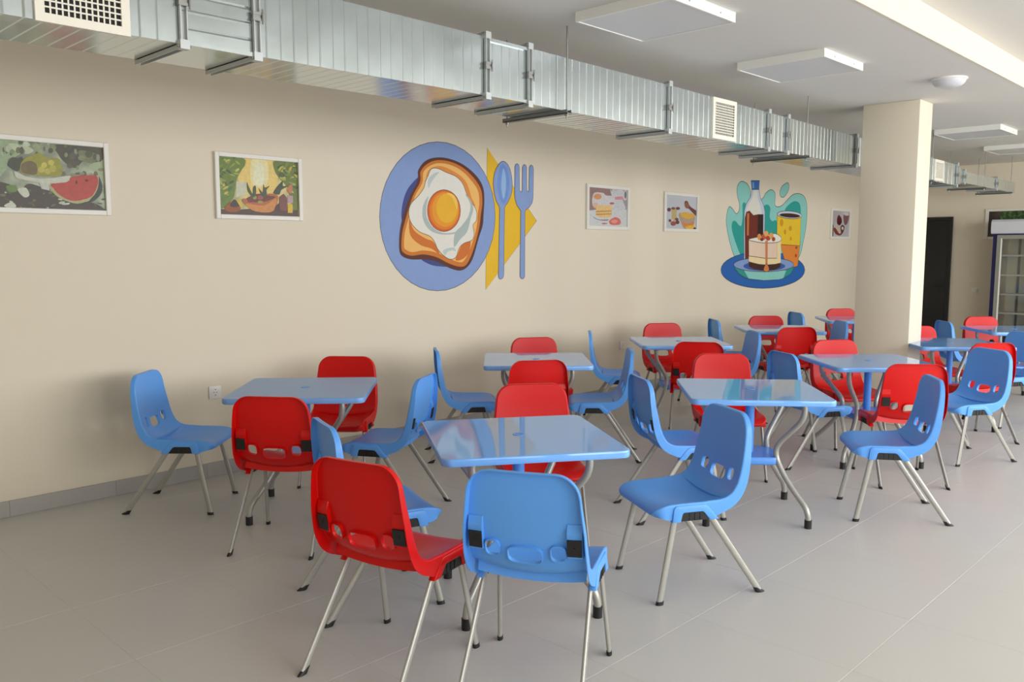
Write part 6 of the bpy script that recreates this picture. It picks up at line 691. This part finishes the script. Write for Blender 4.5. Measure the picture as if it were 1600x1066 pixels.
def bracket_mesh(sx):
    bm = bmesh.new()
    O = [(.128, .362), (.119, .422), (.108, .433), (-.030, .433), (-.044, .424), (-.098, .362)]
    I = [(.088, .362), (.080, .397), (.074, .403), (-.016, .403), (-.026, .397), (-.054, .362)]
    A = [bm.verts.new((sx*(.2225 if z < .42 else .217), y, z)) for y, z in O]; B = [bm.verts.new((sx*(.2215), y, z)) for y, z in I]
    A2 = [bm.verts.new((sx*.193, y, z)) for y, z in O]; B2 = [bm.verts.new((sx*.193, y, z)) for y, z in I]
    n = len(O)
    for k in range(n-1):
        bm.faces.new((A[k], A[k+1], B[k+1], B[k])); bm.faces.new((A2[k+1], A2[k], B2[k], B2[k+1]))
        bm.faces.new((A[k], A2[k], A2[k+1], A[k+1])); bm.faces.new((B[k], B[k+1], B2[k+1], B2[k]))
    for k in (0, n-1): bm.faces.new((A[k], B[k], B2[k], A2[k]))
    bmesh.ops.recalc_face_normals(bm, faces=bm.faces)
    bmesh.ops.bevel(bm, geom=[e for e in bm.edges], offset=.003, segments=2, affect='EDGES', profile=.5)
    return tomesh('leg_bracket', bm, 40)
def insert_mesh(sx):
    bm = bmesh.new(); I = [(.090, .364), (.080, .398), (.073, .4045), (-.015, .4045), (-.026, .398), (-.056, .364)]
    prism(bm, I, 'x', sx*.188, sx*.2165)
    for y in (-.01, .016, .042): bx(bm, *sorted((sx*.216, sx*.219)), y-.004, y+.004, .366, .398)
    return tomesh('side_insert', bm)
def rib_mesh():
    bm = bmesh.new(); A = []
    for k in range(13):
        x = -.196+.392*k/12; u = x/.206; y0 = -.135; z0 = .412+.018*u*u
        A.append([bm.verts.new(p) for p in ((x, y0-.002, z0+.02), (x, y0-.010, z0-.018), (x, y0-.006, z0-.018), (x, y0+.002, z0+.02))])
    for P_, Q in zip(A, A[1:]):
        for k in range(4): bm.faces.new((P_[k], P_[(k+1) % 4], Q[(k+1) % 4], Q[k]))
    bm.faces.new(A[0]); bm.faces.new(A[-1]); return tomesh('rear_rib', bm, 40)
def leg_line(front, sx):
    a = Vector((sx*.194, .098, .412)) if front else Vector((sx*.194, -.040, .412)); b = Vector((sx*.2195, .1835, .006)) if front else Vector((sx*.2135, -.3135, .008))
    return a, b
def cleg_mesh(front, sx):
    bm = bmesh.new(); a, b = leg_line(front, sx); tube(bm, [a, b], .0085, .0150, seg=14); return tomesh('leg', bm, 50)
def ccap_mesh(front, sx):
    bm = bmesh.new(); a, b = leg_line(front, sx); t = (a-b).normalized()
    if front:
        rings = []
        for h in (0.0, .004, .016):
            c = b+t*(h/t.z) if h else Vector((b.x, b.y, 0))
            rings.append([bm.verts.new((c.x+.0105*math.cos(2*PI*k/12), c.y+.0185*math.sin(2*PI*k/12), h)) for k in range(12)])
    else:
        rings = []
        for h, l0, l1 in ((0, -.024, .022), (.004, -.025, .022), (.024, -.004, .019)):
            c = b+t*((h-b.z)/t.z)
            rings.append([bm.verts.new((c.x+.0108*math.cos(2*PI*k/12), c.y+(l0+l1)/2+(l1-l0)/2*math.sin(2*PI*k/12), h)) for k in range(12)])
    for A, B in zip(rings, rings[1:]):
        for k in range(12): bm.faces.new((A[k], A[(k+1) % 12], B[(k+1) % 12], B[k]))
    bm.faces.new(rings[0]); bm.faces.new(rings[-1])
    return tomesh('foot_cap', bm, 40)
CM = {}
for sx in (-1, 1):
    CM['plate', sx] = plate_mesh(sx); CM['ins', sx] = insert_mesh(sx)
    for fr in (True, False): CM['leg', fr, sx] = cleg_mesh(fr, sx); CM['cap', fr, sx] = ccap_mesh(fr, sx)
def make_chair(colour):
    r = empty('canteen_chair'); m = M[colour]
    sm = SHELL.copy(); sm.materials.clear(); link('seat_shell', sm, m, r); link('rear_rib', rib_mesh(), m, r)
    for sx in (-1, 1):
        link('plate_housing', boss_mesh(sx), m, r); link('back_plate', CM['plate', sx], M['black'], r)
        link('leg_bracket', bracket_mesh(sx), m, r); link('side_insert', CM['ins', sx], M['black'], r)
        for fr in (True, False):
            l = link('leg', CM['leg', fr, sx], M['leg'], r); link('foot_cap', CM['cap', fr, sx], M['black'], l)
    return r
CL = {
 'R3': 'nearest red chair, back turned to us, at the near corner of the nearest table',
 'B4': 'nearest blue chair, back turned to us, right in front of the nearest table',
 'B3': 'blue chair mostly hidden behind the nearest red chair, seat tucked toward the nearest table',
 'R4': 'bright red chair facing us on the far side of the nearest table',
 'B5': 'large blue chair in the open floor, facing left toward the nearest table',
 'R1': 'red chair with back turned to us at the table beside the wall socket',
 'R2': 'red chair standing between the socket table and the wall, facing us',
 'B1': 'blue chair farthest left, alone against the wall left of the socket table',
 'B2': 'blue chair at the right end of the socket table, its back near the nearest table',
 'B6': 'blue chair in side view, left of the table under the egg mural cutlery',
 'B7': 'blue chair in side view, right of the table under the egg mural cutlery',
 'R5': 'red chair by the wall, only its top showing behind the table under the egg mural',
 'R6': 'dark red chair with back to us, before the table under the egg mural',
 'B8': 'blue chair seen from behind, left of the table reflecting the cake mural',
 'R7': 'bright red chair facing us behind the table reflecting the cake mural',
 'B10': 'blue chair facing left at the right end of the table reflecting the cake mural',
 'B9': 'blue chair seen from behind, left of the table in front of the pillar',
 'R8': 'red chair facing us, left of the pillar behind the pillar table',
 'R9': 'red chair with back to us, in front of the pillar table',
 'B11': 'blue chair facing us with three holes showing, right of the pillar table',
 'B12': 'blue chair in side view by the wall, left of the table below the honey picture',
 'R10': 'red chair by the wall behind the table below the honey picture',
 'R11': 'red chair with back to us in front of the table below the honey picture',
 'B13': 'blue chair at the right end of the table below the honey picture, facing left',
 'B14': 'blue chair back showing left of the table below the cake mural',
 'R12': 'red chair by the wall behind the table below the cake mural',
 'R13': 'dark red chair with back to us before the table below the cake mural',
 'B15': 'blue chair at the right end of the table below the cake mural',
 'B16': 'blue chair back left of the wall table half hidden by the pillar',
 'R14': 'red chair behind the wall table half hidden by the pillar',
 'R15': 'red chair partly hidden by the right edge of the pillar',
 'B17': 'blue chair in front of the black door, between the last two tables',
 'R16': 'red chair showing behind the blue chair with three holes',
 'B18': 'blue chair cut by the right edge of the view, right of table past pillar',
 'R17': 'red chair beside the glass fridge, behind the last table',
}
protos = {'B': make_chair('blue'), 'R': make_chair('red')}; used = set()
for n, lab in CL.items():
    c = n[0]
    o = copy_tree(protos[c]) if c in used else protos[c]
    used.add(c)
    x, y, th = POSE[n]; o.location = (x, y, 0); o.rotation_euler = (0, 0, math.radians(th-90))
    tag(o, lab, 'chair', 'blue moulded canteen chairs' if c == 'B' else 'red moulded canteen chairs')
